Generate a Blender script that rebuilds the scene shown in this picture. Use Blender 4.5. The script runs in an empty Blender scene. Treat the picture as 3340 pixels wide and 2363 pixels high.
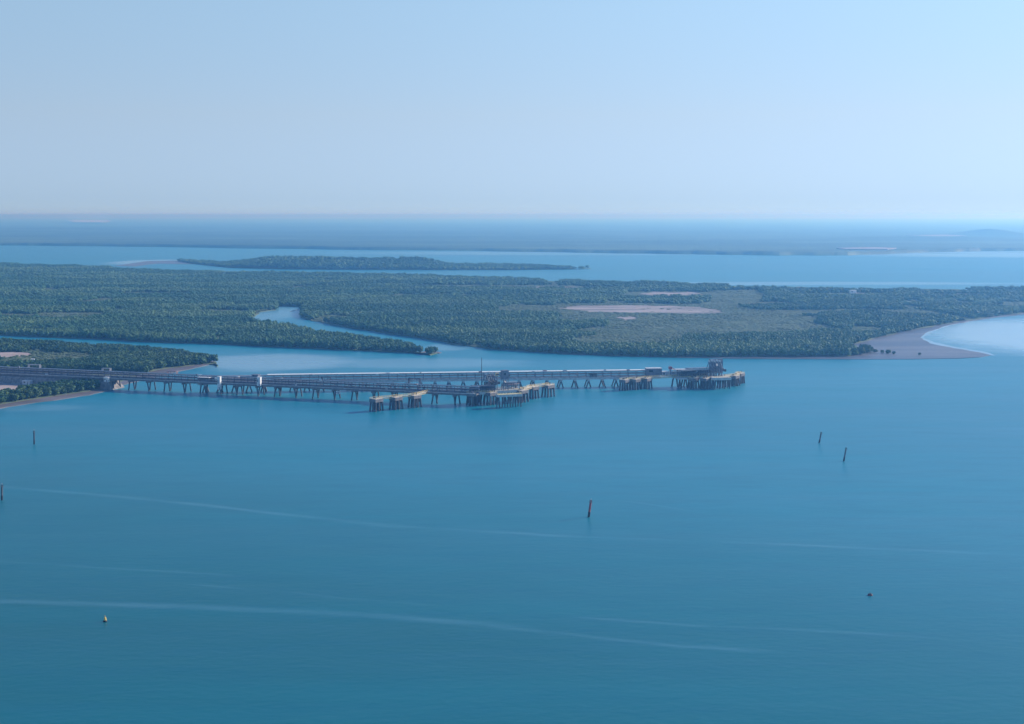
import bpy, math, random
import numpy as np
from mathutils import Vector, Matrix
from mathutils.geometry import tessellate_polygon

sc = bpy.context.scene
COL = sc.collection
R = math.radians
random.seed(7)
rng = np.random.default_rng(7)

# ------------------------------------------------------------------ camera, sky, sun, exposure
CAM_H = 150.0
FPX, CX, CY, HOR = 4588.0, 1670.0, 1181.5, 702.0
PITCH = math.atan((CY - HOR) / FPX)
cam_d = bpy.data.cameras.new("camera")
cam = bpy.data.objects.new("camera", cam_d); COL.objects.link(cam)
cam.location = (0, 0, CAM_H)
cam.rotation_euler = (math.pi / 2 - PITCH, 0, 0)
cam_d.sensor_width = 36.0
cam_d.lens = 36.0 * FPX / 3340.0
cam_d.clip_start = 1.0
cam_d.clip_end = 250000.0
sc.camera = cam

SUN_EL, SUN_AZ = 25.0, 30.0        # azimuth: degrees from +X towards +Y
world = bpy.data.worlds.new("World"); sc.world = world
world.use_nodes = True
wn = world.node_tree; wn.nodes.clear()
sky = wn.nodes.new("ShaderNodeTexSky"); sky.sky_type = 'NISHITA'
sky.sun_disc = False
sky.sun_elevation = R(SUN_EL)
sky.sun_rotation = R(90 - SUN_AZ)
sky.altitude = 0; sky.air_density = 0.5; sky.dust_density = 0.0; sky.ozone_density = 4.0
tint = wn.nodes.new("ShaderNodeMix"); tint.data_type = 'RGBA'; tint.blend_type = 'MULTIPLY'
tint.inputs[0].default_value = 1.0
tc = wn.nodes.new("ShaderNodeTexCoord"); sx = wn.nodes.new("ShaderNodeSeparateXYZ"); ramp = wn.nodes.new("ShaderNodeValToRGB")
wn.links.new(tc.outputs['Generated'], sx.inputs[0]); wn.links.new(sx.outputs[2], ramp.inputs[0])
SKY_BALANCE = [(0.0, (.285, .295, .345)), (.011, (.315, .308, .347)), (.07, (.645, .49, .39)), (.145, (.94, .745, .53)), (.40, (.70, .85, .85)), (1.0, (.6, .85, .95))]
els = ramp.color_ramp.elements
els[0].position, els[1].position = SKY_BALANCE[0][0], SKY_BALANCE[-1][0]
for q, _c in SKY_BALANCE[1:-1]: els.new(q)
for e, (q, c_) in zip(els, SKY_BALANCE): e.color = (*c_, 1)
wn.links.new(ramp.outputs[0], tint.inputs[7])
bg = wn.nodes.new("ShaderNodeBackground"); bg.inputs[1].default_value = 0.15
wo = wn.nodes.new("ShaderNodeOutputWorld")
wn.links.new(sky.outputs[0], tint.inputs[6]); wn.links.new(tint.outputs[2], bg.inputs[0]); wn.links.new(bg.outputs[0], wo.inputs[0])

sun_d = bpy.data.lights.new("sun", 'SUN'); sun_d.energy = 3.0; sun_d.angle = R(0.5); sun_d.color = (1.0, 0.93, 0.84)
sun = bpy.data.objects.new("sun", sun_d); COL.objects.link(sun)
sdir = Vector((math.cos(R(SUN_EL)) * math.cos(R(SUN_AZ)), math.cos(R(SUN_EL)) * math.sin(R(SUN_AZ)), math.sin(R(SUN_EL))))
sun.rotation_euler = sdir.to_track_quat('Z', 'Y').to_euler()
sun.location = (300, 0, 400)

vs = sc.view_settings
vs.view_transform = 'Standard'; vs.look = 'None'; vs.gamma = 1.0; vs.exposure = 1.0
sc.cycles.volume_bounces = 1
sc.cycles.max_bounces = 6
sc.cycles.diffuse_bounces = 3
sc.cycles.glossy_bounces = 3

# ------------------------------------------------------------------ survey: photograph bearings -> places on the ground plane
def W(xs, ys, z=0.0):
    u = (xs - CX) / FPX; v = (CY - ys) / FPX
    d = Vector((u, math.cos(PITCH) + v * math.sin(PITCH), -math.sin(PITCH) + v * math.cos(PITCH)))
    t = (z - CAM_H) / d.z
    return Vector((d.x * t, d.y * t, z))
K = 3340.0 / 2296.0
def WD(x, y, z=0.0): return W(x * K, y * K, z)
def to_px(X, Y, Z):
    """numpy: world -> display px (2296 wide) used only to look up which kind of ground a place has"""
    dy = Y; dz = Z - CAM_H
    f = dy * math.cos(PITCH) - dz * math.sin(PITCH)
    up = dy * math.sin(PITCH) + dz * math.cos(PITCH)
    return (CX + FPX * X / f) / K, (CY - FPX * up / f) / K

# ------------------------------------------------------------------ materials
def new_mat(name):
    m = bpy.data.materials.new(name); m.use_nodes = True
    nt = m.node_tree; nt.nodes.clear()
    out = nt.nodes.new("ShaderNodeOutputMaterial")
    p = nt.nodes.new("ShaderNodeBsdfPrincipled")
    nt.links.new(p.outputs[0], out.inputs[0])
    return m, nt, p
def noise(nt, scale, detail=3, vec=None, rough=0.55):
    n = nt.nodes.new("ShaderNodeTexNoise"); n.inputs['Scale'].default_value = scale
    n.inputs['Detail'].default_value = detail; n.inputs['Roughness'].default_value = rough
    if vec is not None: nt.links.new(vec, n.inputs['Vector'])
    return n.outputs[0]
def mathn(nt, op, a, b=None, c=None, clamp=False):
    n = nt.nodes.new("ShaderNodeMath"); n.operation = op; n.use_clamp = clamp
    for i, v in enumerate((a, b, c)):
        if v is None: continue
        if isinstance(v, (int, float)): n.inputs[i].default_value = v
        else: nt.links.new(v, n.inputs[i])
    return n.outputs[0]
def sstep(nt, v, lo, hi):
    n = nt.nodes.new("ShaderNodeMapRange"); n.interpolation_type = 'SMOOTHSTEP'
    nt.links.new(v, n.inputs[0]); n.inputs[1].default_value = lo; n.inputs[2].default_value = hi
    return n.outputs[0]
def mixc(nt, f, a, b):
    n = nt.nodes.new("ShaderNodeMix"); n.data_type = 'RGBA'
    if isinstance(f, (int, float)): n.inputs[0].default_value = f
    else: nt.links.new(f, n.inputs[0])
    for i, v in ((6, a), (7, b)):
        if isinstance(v, tuple): n.inputs[i].default_value = (*v[:3], 1)
        else: nt.links.new(v, n.inputs[i])
    return n.outputs[2]
def pos(nt, scale=(1, 1, 1)):
    g = nt.nodes.new("ShaderNodeNewGeometry")
    m = nt.nodes.new("ShaderNodeMapping"); m.inputs['Scale'].default_value = scale
    nt.links.new(g.outputs['Position'], m.inputs[0])
    return m.outputs[0]
def two_tone(name, a, b, scale=0.2, rough=0.8, lo=.35, hi=.65, stretch=(1, 1, 1), metallic=0.0, detail=4):
    m, nt, p = new_mat(name)
    v = pos(nt, stretch)
    f = sstep(nt, noise(nt, scale, detail, v), lo, hi)
    nt.links.new(mixc(nt, f, a, b), p.inputs['Base Color'])
    p.inputs['Roughness'].default_value = rough; p.inputs['Metallic'].default_value = metallic
    return m
M = {}
M['concrete'] = two_tone("weathered_concrete", (.34, .33, .31), (.47, .45, .42), .5)
M['pale_concrete'] = two_tone("pale_concrete", (.50, .48, .46), (.66, .63, .60), .4)
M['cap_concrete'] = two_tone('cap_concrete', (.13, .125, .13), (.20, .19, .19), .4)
M['pile'] = two_tone("steel_pile", (.035, .04, .05), (.085, .085, .09), .6, .6, stretch=(1, 1, .25))
M['pale_pile'] = two_tone("pale_pile", (.09, .10, .11), (.17, .17, .18), .6, .6, stretch=(1, 1, .25))
M['dark_steel'] = two_tone("dark_steel", (.065, .07, .085), (.12, .125, .14), .6, .5)
M['grey_steel'] = two_tone("grey_steel", (.12, .14, .18), (.19, .21, .26), .4, .5)
M['pale_steel'] = two_tone("galvanised_steel", (.48, .50, .52), (.62, .63, .64), .5, .5)
M['pipe'] = two_tone("clad_pipe", (.36, .36, .39), (.48, .47, .48), .3, .4)
M['pipe_dark'] = two_tone("painted_pipe", (.06, .07, .10), (.11, .12, .16), .3, .45)
M['pipe_rust'] = two_tone("primed_pipe", (.42, .25, .24), (.52, .36, .34), .3, .5)
M['white'] = two_tone("white_paint", (.72, .72, .70), (.84, .84, .82), .5, .5)
M['yellow'] = two_tone("yellow_deck_paint", (.78, .60, .26), (.88, .72, .38), .4, .6)
M['tan_deck'] = two_tone("sun_bleached_deck", (.62, .55, .46), (.76, .69, .58), .3, .8)
M['red'] = two_tone("red_paint", (.34, .05, .05), (.46, .09, .08), .8, .5)
M['green'] = two_tone("green_paint", (.02, .14, .09), (.04, .20, .12), .8, .5)
M['black'] = two_tone("black_rubber", (.015, .016, .018), (.035, .035, .04), .8, .6)
M['glass'] = two_tone("dark_window_glass", (.02, .03, .04), (.04, .05, .06), .8, .1)
M['buoy'] = two_tone("buoy_yellow", (.82, .50, .08), (.90, .66, .22), 2., .45)
M['bark'] = two_tone("bark", (.07, .055, .04), (.13, .10, .08), 2., .9)
M['mud'] = two_tone("tidal_mud", (.11, .095, .095), (.17, .145, .145), .03, .55, stretch=(.35, 1, 1))
M['wetmud'] = two_tone("wet_sand_spit", (.075, .08, .10), (.145, .135, .145), .02, .45, lo=.4, hi=.62, stretch=(.25, 1, 1), detail=6)
M['salt'] = two_tone("salt_flat", (.14, .13, .125), (.32, .275, .27), .03, .9, lo=.38, hi=.6, stretch=(.25, 1, 1), detail=6)
M['yard'] = two_tone("bare_graded_earth", (.30, .23, .21), (.42, .34, .31), .05, .9, stretch=(.4, 1, 1))
M['pad'] = two_tone("pale_gravel_pad", (.42, .42, .44), (.52, .52, .53), .05, .9)
M['ground'] = two_tone("marsh_ground", (.080, .125, .060), (.120, .155, .080), .02, .95, stretch=(.4, 1, 1))
M['bright_grass'] = two_tone("roadside_grass", (.13, .15, .05), (.19, .20, .08), .05, .95)
M['rock'] = two_tone("rock_armour", (.16, .15, .15), (.30, .28, .27), .4, .95)

def foliage_mat(name, dark, light, olive, patch=.012):
    m, nt, p = new_mat(name)
    oi = nt.nodes.new("ShaderNodeObjectInfo")
    ga = nt.nodes.new("ShaderNodeAttribute"); ga.attribute_type = 'INSTANCER'; ga.attribute_name = 'hue'
    v = pos(nt, (1, 1, 1))
    big = sstep(nt, noise(nt, patch, 5, pos(nt, (.30, 1, 0)), .62), .44, .62)
    small = sstep(nt, noise(nt, .35, 2, v), .3, .7)
    rnd = mathn(nt, 'FRACT', mathn(nt, 'ADD', ga.outputs['Fac'], oi.outputs['Random']))
    f = mathn(nt, 'ADD', mathn(nt, 'MULTIPLY', rnd, .5), mathn(nt, 'ADD', mathn(nt, 'MULTIPLY', small, .2), .15))
    c = mixc(nt, f, dark, light)
    c = mixc(nt, mathn(nt, 'MULTIPLY', big, .80), c, olive)
    dk = sstep(nt, noise(nt, patch*2.3, 3, pos(nt, (.3, 1, 0))), .55, .72)
    c = mixc(nt, mathn(nt, 'MULTIPLY', dk, .65), c, dark)
    nt.links.new(c, p.inputs['Base Color'])
    p.inputs['Roughness'].default_value = .7
    p.inputs['Specular IOR Level'].default_value = .25
    return m
M['leaf'] = foliage_mat("mangrove_foliage", (.016, .068, .030), (.052, .155, .058), (.130, .215, .085), .009)
M['leaf_near'] = foliage_mat("near_mangrove_foliage", (.014, .060, .024), (.045, .120, .045), (.080, .140, .045), .03)
M['shrub'] = foliage_mat("marsh_shrub_foliage", (.085, .135, .060), (.115, .165, .075), (.14, .175, .085), .02)
M['far_leaf'] = foliage_mat("distant_woodland", (.008, .038, .026), (.045, .105, .055), (.095, .165, .095), .0016)

# ------------------------------------------------------------------ helpers
def tag(o, label=None, cat=None, group=None, kind=None):
    if label: o['label'] = label
    if cat: o['category'] = cat
    if group: o['group'] = group
    if kind: o['kind'] = kind
    return o
def empty(name, loc=(0, 0, 0), rz=0.0):
    o = bpy.data.objects.new(name, None); COL.objects.link(o)
    o.location = loc; o.rotation_euler = (0, 0, rz); return o
class MB:
    """collects boxes, bars, tubes; build() links ONE mesh object"""
    def __init__(s): s.v = []; s.f = []
    def box(s, c, size, rz=0.0, mat=None):
        hx, hy, hz = size[0] / 2, size[1] / 2, size[2] / 2
        m = Matrix.Rotation(rz, 3, 'Z') if mat is None else mat
        i = len(s.v)
        for sx, sy, sz in ((-1,-1,-1),(1,-1,-1),(1,1,-1),(-1,1,-1),(-1,-1,1),(1,-1,1),(1,1,1),(-1,1,1)):
            s.v.append(tuple(Vector(c) + m @ Vector((sx*hx, sy*hy, sz*hz))))
        for q in ((0,3,2,1),(4,5,6,7),(0,1,5,4),(1,2,6,5),(2,3,7,6),(3,0,4,7)):
            s.f.append(tuple(i + k for k in q))
        return s
    def tube(s, a, b, r1, r2=None, n=8):
        a = Vector(a); b = Vector(b); r2 = r1 if r2 is None else r2
        q = (b - a).to_track_quat('Z', 'Y'); i = len(s.v)
        for p, r in ((a, r1), (b, r2)):
            for k in range(n):
                t = 2 * math.pi * k / n
                s.v.append(tuple(p + q @ Vector((r * math.cos(t), r * math.sin(t), 0))))
        for k in range(n):
            k2 = (k + 1) % n
            s.f.append((i + k, i + k2, i + n + k2, i + n + k))
        s.f.append(tuple(i + k for k in reversed(range(n)))); s.f.append(tuple(i + n + k for k in range(n)))
        return s
    def bar(s, a, b, w):
        a = Vector(a); b = Vector(b); d = b - a
        s.box((a + b) / 2, (w, w, d.length), mat=d.to_track_quat('Z', 'Y').to_matrix()); return s
    def lathe(s, prof, c=(0, 0, 0), n=14):
        i = len(s.v); c = Vector(c)
        for r, z in prof:
            for k in range(n):
                t = 2 * math.pi * k / n
                s.v.append(tuple(c + Vector((r * math.cos(t), r * math.sin(t), z))))
        for j in range(len(prof) - 1):
            for k in range(n):
                k2 = (k + 1) % n
                s.f.append((i + j*n + k, i + j*n + k2, i + (j+1)*n + k2, i + (j+1)*n + k))
        s.f.append(tuple(i + k for k in reversed(range(n)))); s.f.append(tuple(i + (len(prof)-1)*n + k for k in range(n)))
        return s
    def mesh(s, name, mat):
        me = bpy.data.meshes.new(name); me.from_pydata(s.v, [], s.f); me.materials.append(mat); me.update(); return me
    def build(s, name, mat, parent=None):
        o = bpy.data.objects.new(name, s.mesh(name, mat)); COL.objects.link(o)
        if parent: o.parent = parent
        return o
def copy_tree(o, parent=None):
    c = o.copy(); COL.objects.link(c); c.parent = parent
    for ch in list(o.children): copy_tree(ch, c)
    return c
def part_copy(o, loc, rz=0.0, parent=None):
    c = o.copy(); COL.objects.link(c); c.parent = parent or o.parent; c.location = loc; c.rotation_euler = (0, 0, rz); return c

# ------------------------------------------------------------------ water
def make_water():
    m, nt, p = new_mat("sea_water")
    g = nt.nodes.new("ShaderNodeNewGeometry"); sp = nt.nodes.new("ShaderNodeSeparateXYZ")
    nt.links.new(g.outputs['Position'], sp.inputs[0]); X, Y = sp.outputs[0], sp.outputs[1]
    wob = noise(nt, .006, 3, pos(nt, (1, 1, 0)))
    wob2 = noise(nt, .03, 3, pos(nt, (.5, 1, 0)))
    # drift lines of foam and slicks, each following its own course over the water
    def line(pts, w, wobble, breakup, lo, hi):
        P = [WD(a, b) for a, b in pts]
        xs = np.array([q.x for q in P]); ys = np.array([q.y for q in P])
        deg = min(3, len(P) - 1); co = np.polyfit(xs / 100.0, ys, deg)
        x1 = mathn(nt, 'MULTIPLY', X, .01)
        acc = float(co[0])
        for c in co[1:]:
            acc = mathn(nt, 'MULTIPLY_ADD', x1, acc, float(c)) if not isinstance(acc, float) else mathn(nt, 'MULTIPLY_ADD', x1, float(acc), float(c))
        d = mathn(nt, 'SUBTRACT', Y, acc)
        d = mathn(nt, 'ADD', d, mathn(nt, 'MULTIPLY', mathn(nt, 'SUBTRACT', wob2, .5), wobble*1.8)); d = mathn(nt, 'ADD', d, mathn(nt, 'MULTIPLY', mathn(nt, 'SUBTRACT', wob, .5), 16.0))
        d = mathn(nt, 'ABSOLUTE', d)
        f = mathn(nt, 'SUBTRACT', 1.0, sstep(nt, d, 0.0, w))
        br = sstep(nt, noise(nt, .012 * breakup, 3, pos(nt, (1, .6, 0))), lo, hi)
        xa = sstep(nt, X, xs[0] - 12, xs[0] + 12); xb = mathn(nt, 'SUBTRACT', 1.0, sstep(nt, X, xs[-1] - 18, xs[-1] + 6))
        return mathn(nt, 'MULTIPLY', mathn(nt, 'MULTIPLY', f, br), mathn(nt, 'MULTIPLY', xa, xb))
    L = [
        (line([(-300,1078),(0,1094),(200,1108),(440,1133),(700,1160),(900,1180)], 4.6, 3.0, 1.3, .25, .65), .62),
        (line([(840,1178),(1150,1195),(1500,1212),(1900,1230),(2296,1242),(2600,1250)], 3.6, 3.0, 1.6, .25, .65), .6),
        (line([(-300,1340),(0,1349),(300,1357),(600,1370),(900,1389),(1180,1405)], 5.5, 4.5, 1.2, .15, .6), .62),
        (line([(900,1392),(1100,1406),(1350,1428),(1560,1448),(1750,1462)], 3.0, 3.0, 1.2, .25, .6), .55),
        (line([(-200,1248),(0,1258),(160,1268),(340,1280),(560,1292)], 2.0, 3.0, 1.4, .30, .6), .45),
        (line([(420,1313),(700,1335),(1000,1362),(1250,1378),(1500,1400),(2000,1425),(2296,1440)], 2.4, 4.0, 1.5, .35, .65), .40),
        (line([(1410,1127),(1450,1131),(1500,1138),(1570,1150)], 3.0, 2.0, 1.0, .1, .4), .45),
        (line([(1850,920),(2000,933),(2150,942),(2296,950)], 3.5, 4.0, 1.0, .35, .6), .35),
        (line([(1620,868),(1780,864),(1950,861)], 5.0, 2.0, 1.0, .2, .5), .45),
    ]
    foam = None
    for f, k in L:
        f = mathn(nt, 'MULTIPLY', f, k)
        foam = f if foam is None else mathn(nt, 'MAXIMUM', foam, f)
    # sheltered calm shallows; their glassy sky sheen is painted into a paler base colour
    def blob(cx, cy, rx, ry, k):
        c = WD(cx, cy); rxm = abs(WD(cx + rx, cy).x - c.x)
        rym = max(abs(WD(cx, cy - ry).y - c.y), abs(WD(cx, cy + ry).y - c.y))
        a = mathn(nt, 'DIVIDE', mathn(nt, 'SUBTRACT', X, c.x), rxm); b = mathn(nt, 'DIVIDE', mathn(nt, 'SUBTRACT', Y, c.y), rym)
        r = mathn(nt, 'SQRT', mathn(nt, 'ADD', mathn(nt, 'MULTIPLY', a, a), mathn(nt, 'MULTIPLY', b, b)))
        r = mathn(nt, 'ADD', r, mathn(nt, 'MULTIPLY', mathn(nt, 'SUBTRACT', wob2, .5), .5))
        return mathn(nt, 'MULTIPLY', mathn(nt, 'SUBTRACT', 1.0, sstep(nt, r, .55, 1.12)), k)
    sh = None
    for b in ((600, 812, 230, 20, .58), (2420, 757, 390, 47, .95), (950, 815, 260, 13, .30), (1010, 778, 60, 10, .4), (600, 700, 130, 20, .35), (2296, 570, 500, 8, .5),
              (1400, 568, 700, 5, .35), (1800, 636, 600, 4, .4), (40, 915, 170, 9, .16), (330, 588, 90, 6, .6)):
        f = blob(*b); sh = f if sh is None else mathn(nt, 'MAXIMUM', sh, f)
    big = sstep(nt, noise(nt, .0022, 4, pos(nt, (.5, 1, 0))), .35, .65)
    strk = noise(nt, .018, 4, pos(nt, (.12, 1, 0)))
    far_sheen = sstep(nt, mathn(nt, 'ADD', mathn(nt, 'ADD', Y, mathn(nt, 'MULTIPLY', X, .45)), mathn(nt, 'MULTIPLY', mathn(nt, 'SUBTRACT', wob, .5), 260.0)), 420, 1000)  # brighter farther out: grazing sky reflection painted into the water's base colour
    c = mixc(nt, far_sheen, mixc(nt, big, (.001, .105, .125), (.002, .130, .165)), mixc(nt, big, (.002, .165, .245), (.003, .195, .285)))
    c = mixc(nt, mathn(nt, 'MULTIPLY', sstep(nt, strk, .40, .72), .55), c, mixc(nt, far_sheen, (.003, .145, .185), (.004, .21, .29)))
    fine = noise(nt, .09, 5, pos(nt, (.22, 1, 0)), .7)
    c = mixc(nt, mathn(nt, 'MULTIPLY', sstep(nt, fine, .42, .68), .35), c, (.001, .11, .165))
    slick = sstep(nt, noise(nt, .0045, 5, pos(nt, (.18, 1, 0)), .6), .52, .66)
    c = mixc(nt, mathn(nt, 'MULTIPLY', slick, .28), c, mixc(nt, far_sheen, (.006, .15, .20), (.008, .21, .29)))
    c = mixc(nt, sh, c, (.26, .42, .52))
    c = mixc(nt, mathn(nt, 'MULTIPLY', foam, .5), c, (.12, .30, .40))
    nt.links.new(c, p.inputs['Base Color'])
    p.inputs['IOR'].default_value = 1.33
    p.inputs['Specular IOR Level'].default_value = .72
    p.inputs['Specular Tint'].default_value = (.12, .78, 1.0, 1)
    rg = mathn(nt, 'SUBTRACT', .30, mathn(nt, 'MULTIPLY', sh, .14))
    rg = mathn(nt, 'ADD', rg, mathn(nt, 'MULTIPLY', strk, .12))
    nt.links.new(rg, p.inputs['Roughness'])
    b = nt.nodes.new("ShaderNodeBump"); b.inputs['Strength'].default_value = .32; b.inputs['Distance'].default_value = .35
    h = mathn(nt, 'ADD', noise(nt, .35, 4, pos(nt, (.55, 1, 1))), mathn(nt, 'MULTIPLY', noise(nt, .05, 3, pos(nt, (.5, 1, 1))), 2.0))
    nt.links.new(h, b.inputs['Height']); nt.links.new(b.outputs[0], p.inputs['Normal'])
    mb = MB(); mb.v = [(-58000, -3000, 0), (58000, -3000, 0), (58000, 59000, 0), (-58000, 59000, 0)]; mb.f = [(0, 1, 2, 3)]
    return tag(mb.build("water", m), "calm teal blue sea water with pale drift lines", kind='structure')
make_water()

# ------------------------------------------------------------------ land sheets
def poly_xy(pts):
    """pts: (x, y[, z]) in photo px; z = height of what is seen there (tree tops hide the far banks)"""
    out = []
    for q in pts:
        w = WD(q[0], q[1], q[2] if len(q) > 2 else 0.0); out.append((w.x, w.y))
    return out
def roughen(pts, step, amp, seed=0):
    r = random.Random(seed); out = []
    for i in range(len(pts)):
        a, b = Vector(pts[i]), Vector(pts[(i + 1) % len(pts)])
        n = max(1, min(60, int((b - a).length / step)))
        for k in range(n):
            p = a.lerp(b, k / n)
            s = amp if k else 0
            out.append((p.x + r.uniform(-s, s), p.y + r.uniform(-s, s)))
    return out
def sheet(name, pts, z, mat, depth=1.6, label=None, kind='structure'):
    v3 = [Vector((x, y, 0)) for x, y in pts]
    tris = tessellate_polygon([v3]); n = len(pts)
    area = sum(pts[i][0]*pts[(i+1)%n][1] - pts[(i+1)%n][0]*pts[i][1] for i in range(n))
    mb = MB(); mb.v = [(x, y, z) for x, y in pts] + [(x, y, z - depth) for x, y in pts]
    for t in tris:
        a, b, c = (Vector(pts[k]) for k in t)
        if (b - a).cross(c - a) < 0: t = (t[0], t[2], t[1])
        mb.f.append(tuple(t))
    for i in range(n):
        j = (i + 1) % n
        mb.f.append((i, n+i, n+j, j) if area > 0 else (i, j, n+j, n+i))
    o = mb.build(name, mat)
    return tag(o, label, kind=kind)
def inside(px, py, poly):
    poly = np.array(poly); n = len(poly); res = np.zeros(px.shape, bool); j = n - 1
    for i in range(n):
        xi, yi = poly[i]; xj, yj = poly[j]
        c = ((yi > py) != (yj > py)) & (px < (xj - xi) * (py - yi) / (yj - yi + 1e-12) + xi)
        res ^= c; j = i
    return res
T = 9.0   # typical height of the mangroves
MAIN = poly_xy([(-500,741),(-100,749),(0,752),(100,757),(200,760),(300,766),(400,770),(500,773),(600,778),(700,782),(800,787),(900,791),(955,793),(982,791,1),
    (965,779,T),(920,764,T),(880,757,T),(800,747,T),(700,735,T),(620,721,T),(580,713,T),(549,707,T),
    (580,701),(619,696),(621,687),(683,689),(680,695),(675,712),(724,724),(804,739),(912,754),(993,767),(1047,777),(1120,785),(1250,793),(1380,799),(1500,801),(1650,801.5),
    (1900,800),(1925,796),(1908,784),(1905,775),(1960,760),(2060,738),(2160,720),(2296,702),(2500,690),(3000,680),
    (3000,646,T),(2500,644,T),(2296,642,T),(2100,641,T),(1900,640,T),(1700,637,T),(1500,630,T),(1300,625,T),(1100,619,T),(900,613,T),(700,609,T),(500,606,T),(380,603,T),(272,601,T),(240,596,T),(130,592,T),(60,589,T),(0,588,T),(-500,584,T)])
ISLET = poly_xy([(-700,745,T),(-100,754,T),(0,758,T),(60,760,T),(150,765,T),(250,769,T),(330,775,T),(400,780,T),(450,788,T),(478,796,T),(486,804,T),(484,812.5),(452,817.5),(415,823),(380,827),(350,831.5),(315,842),(275,856),(243,870),(200,878.5),(150,885.5),(100,893),(50,900.5),(0,908.5),(-150,930),(-700,1005)])
ISLET_WOOD = poly_xy([(-700,745,T),(-100,754,T),(0,758,T),(60,760,T),(150,765,T),(250,769,T),(330,775,T),(400,780,T),(450,787,T),(480,795,T),(490,804,T),(483,812.5),(455,818),(415,823),(380,826),(350,831),(330,840),(-100,838),(-700,836)])
FORE = poly_xy([(237,870),(200,878),(150,885),(100,892.5),(50,900),(0,908),(-200,937),(-450,960),(-450,925,6),(-200,903,6),(-40,886,6),(0,880,6),(60,869,6),(130,858,6),(165,853,6),(200,850,6),(238,851,6)])
ISLAND = poly_xy([(395,583,4),(430,592),(520,601),(640,604.5),(800,605.5),(1000,606),(1150,606),(1290,604.5),(1325,602,1),(1300,598,8),(1200,592,8),(1100,590,8),(1010,589,9),(990,584,18),(900,582,22),(780,580,24),(700,580,22),(620,580,22),(540,582,16),(470,583,10)])
ground_main = sheet("ground", roughen(MAIN, 30, 5, 1), 0.8, M['ground'], label="low green mangrove land behind the jetties")
sheet("ground", roughen(ISLET, 12, 1.5, 2), 0.9, M['ground'], label="low marshy point where the jetties come ashore")
sheet("ground", roughen(ISLAND, 30, 4, 3), 1.0, M['ground'], label="ground of the long wooded island in the far channel")
# mud
sheet("mud_bank", roughen(poly_xy([(1250,795),(1500,802.5),(1650,805),(1900,806.5),(2050,806),(2150,804.5),(2195,802),(2222,797.5),(2195,791),(2140,782),(2085,771),(2063,758),(2078,746),(2120,732),(2170,722),(2230,713),(2300,706),(2500,697),(2500,684),(2296,696),(2150,712),(2040,732),(1950,752),(1880,772),(1900,792),(1700,798),(1500,797),(1300,790)]), 15, 1.5, 4), 0.35, M['wetmud'], depth=.6, label="long pinkish grey mud spit beside the pale shallow bay")
sheet("mud_bank", roughen(poly_xy([(-700,1025),(-150,940),(0,917),(60,907),(120,899),(200,887),(246,877),(262,868),(300,858),(345,848),(400,834),(450,823),(486,815),(470,805),(380,822),(300,845),(240,862),(0,890),(-700,980)]), 8, 1.2, 5), 0.45, M['mud'], depth=.7, label="brown mud shore in front of the nearest mangroves")
sheet("mud_bank", roughen(poly_xy([(255,597),(330,586),(400,585),(440,590),(430,593),(350,592),(300,598)]), 30, 4, 6), .3, M['wetmud'], depth=.6, label="pale tidal flat off the tip of the wooded island")
sheet("mud_bank", roughen(poly_xy([(930,792.5),(985,793.5),(990,791),(968,787)]), 6, .8, 8), .4, M['mud'], depth=.7, label="small mud tip at the creek mouth")
EDGE = [(2330,703),(2260,710),(2200,716),(2130,730),(2090,744),(2070,757),(2095,768),(2150,780),(2210,790),(2235,797.5)]
EDGE2 = [(2225,797.6),(2196,792.5),(2140,783.5),(2084,772),(2061,758),(2077,745),(2119,731),(2169,721),(2229,712),(2330,701)]
m_, nt_, p_ = new_mat("thin_foam_water"); p_.inputs['Base Color'].default_value = (.26, .42, .52, 1); p_.inputs['Roughness'].default_value = .4
sheet("water", roughen(poly_xy(EDGE + EDGE2), 10, 1.5, 61), .12, m_, depth=.3, label="thin pale foam edge where the shallow bay meets the mud spit")
# bare flats inside the woods
FLATS = [[(1252,691),(1290,686),(1400,685),(1500,686),(1570,689),(1622,697),(1610,704),(1520,703),(1430,702),(1330,700),(1290,696)],
         [(1428,660),(1470,654.5),(1520,656),(1560,654.5),(1578,661),(1560,666),(1480,664)],
         [(1380,713),(1415,710),(1435,715),(1400,718)],
         [(1670,681),(1740,680),(1760,683),(1690,684)],
         [(1790,634+9),(1830,646),(1950,648),(1905,651),(1800,650)],
         [(1900,660),(1915,656),(1960,658),(1980,661),(1930,663)],
         [(1150,646),(1210,643),(1290,643),(1300,646),(1200,648)],
         [(2080,662),(2140,659),(2220,660),(2290,662),(2180,665)],
         [(1860,700),(1900,697),(1960,699),(1900,702)],
         [(590,695),(600,694),(615,695),(600,696)]]
fl_labels = ["largest pinkish salt flat in the middle of the mangroves", "smaller pink salt flat just behind the largest one", "tiny pink bare patch in front of the largest salt flat", "thin pink streak of bare ground beside the salt flats",
             "thin pale streak near the back edge of the mangrove land", "small pale clearing beside the white shed", "faint bare strip deep in the woods before the wooded island", "thin bare strip near the far end of the mangrove land", "faint olive bare strip above the mud spit"]
for i, f in enumerate(FLATS[:9]):
    sheet("salt_flat", roughen(poly_xy([(a, b, 1.4) for a, b in f]), 14, 9, 20 + i), 1.4, M['salt'], depth=.5, label=fl_labels[i])
YARD = [(-300,828),(0,842),(60,843),(110,846),(142,849),(158,853),(120,860),(80,868),(30,877),(-30,887),(-300,925)]
sheet("ground", roughen(poly_xy([(a, b, 1.6) for a, b in YARD]), 10, 1, 9), 1.6, M['yard'], depth=.6, label="bare pinkish earth yard beside the jetty root")
sheet("ground", poly_xy([(-200,833,2.0),(-60,843,2.0),(0,847,2.0),(30,848,2.0),(58,847.5,2.0),(30,852,2.0),(0,855,2.0),(-200,870,2.0)]), 2.0, M['pad'], depth=.3, label="pale gravel pad at the edge of the earth yard")
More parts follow.
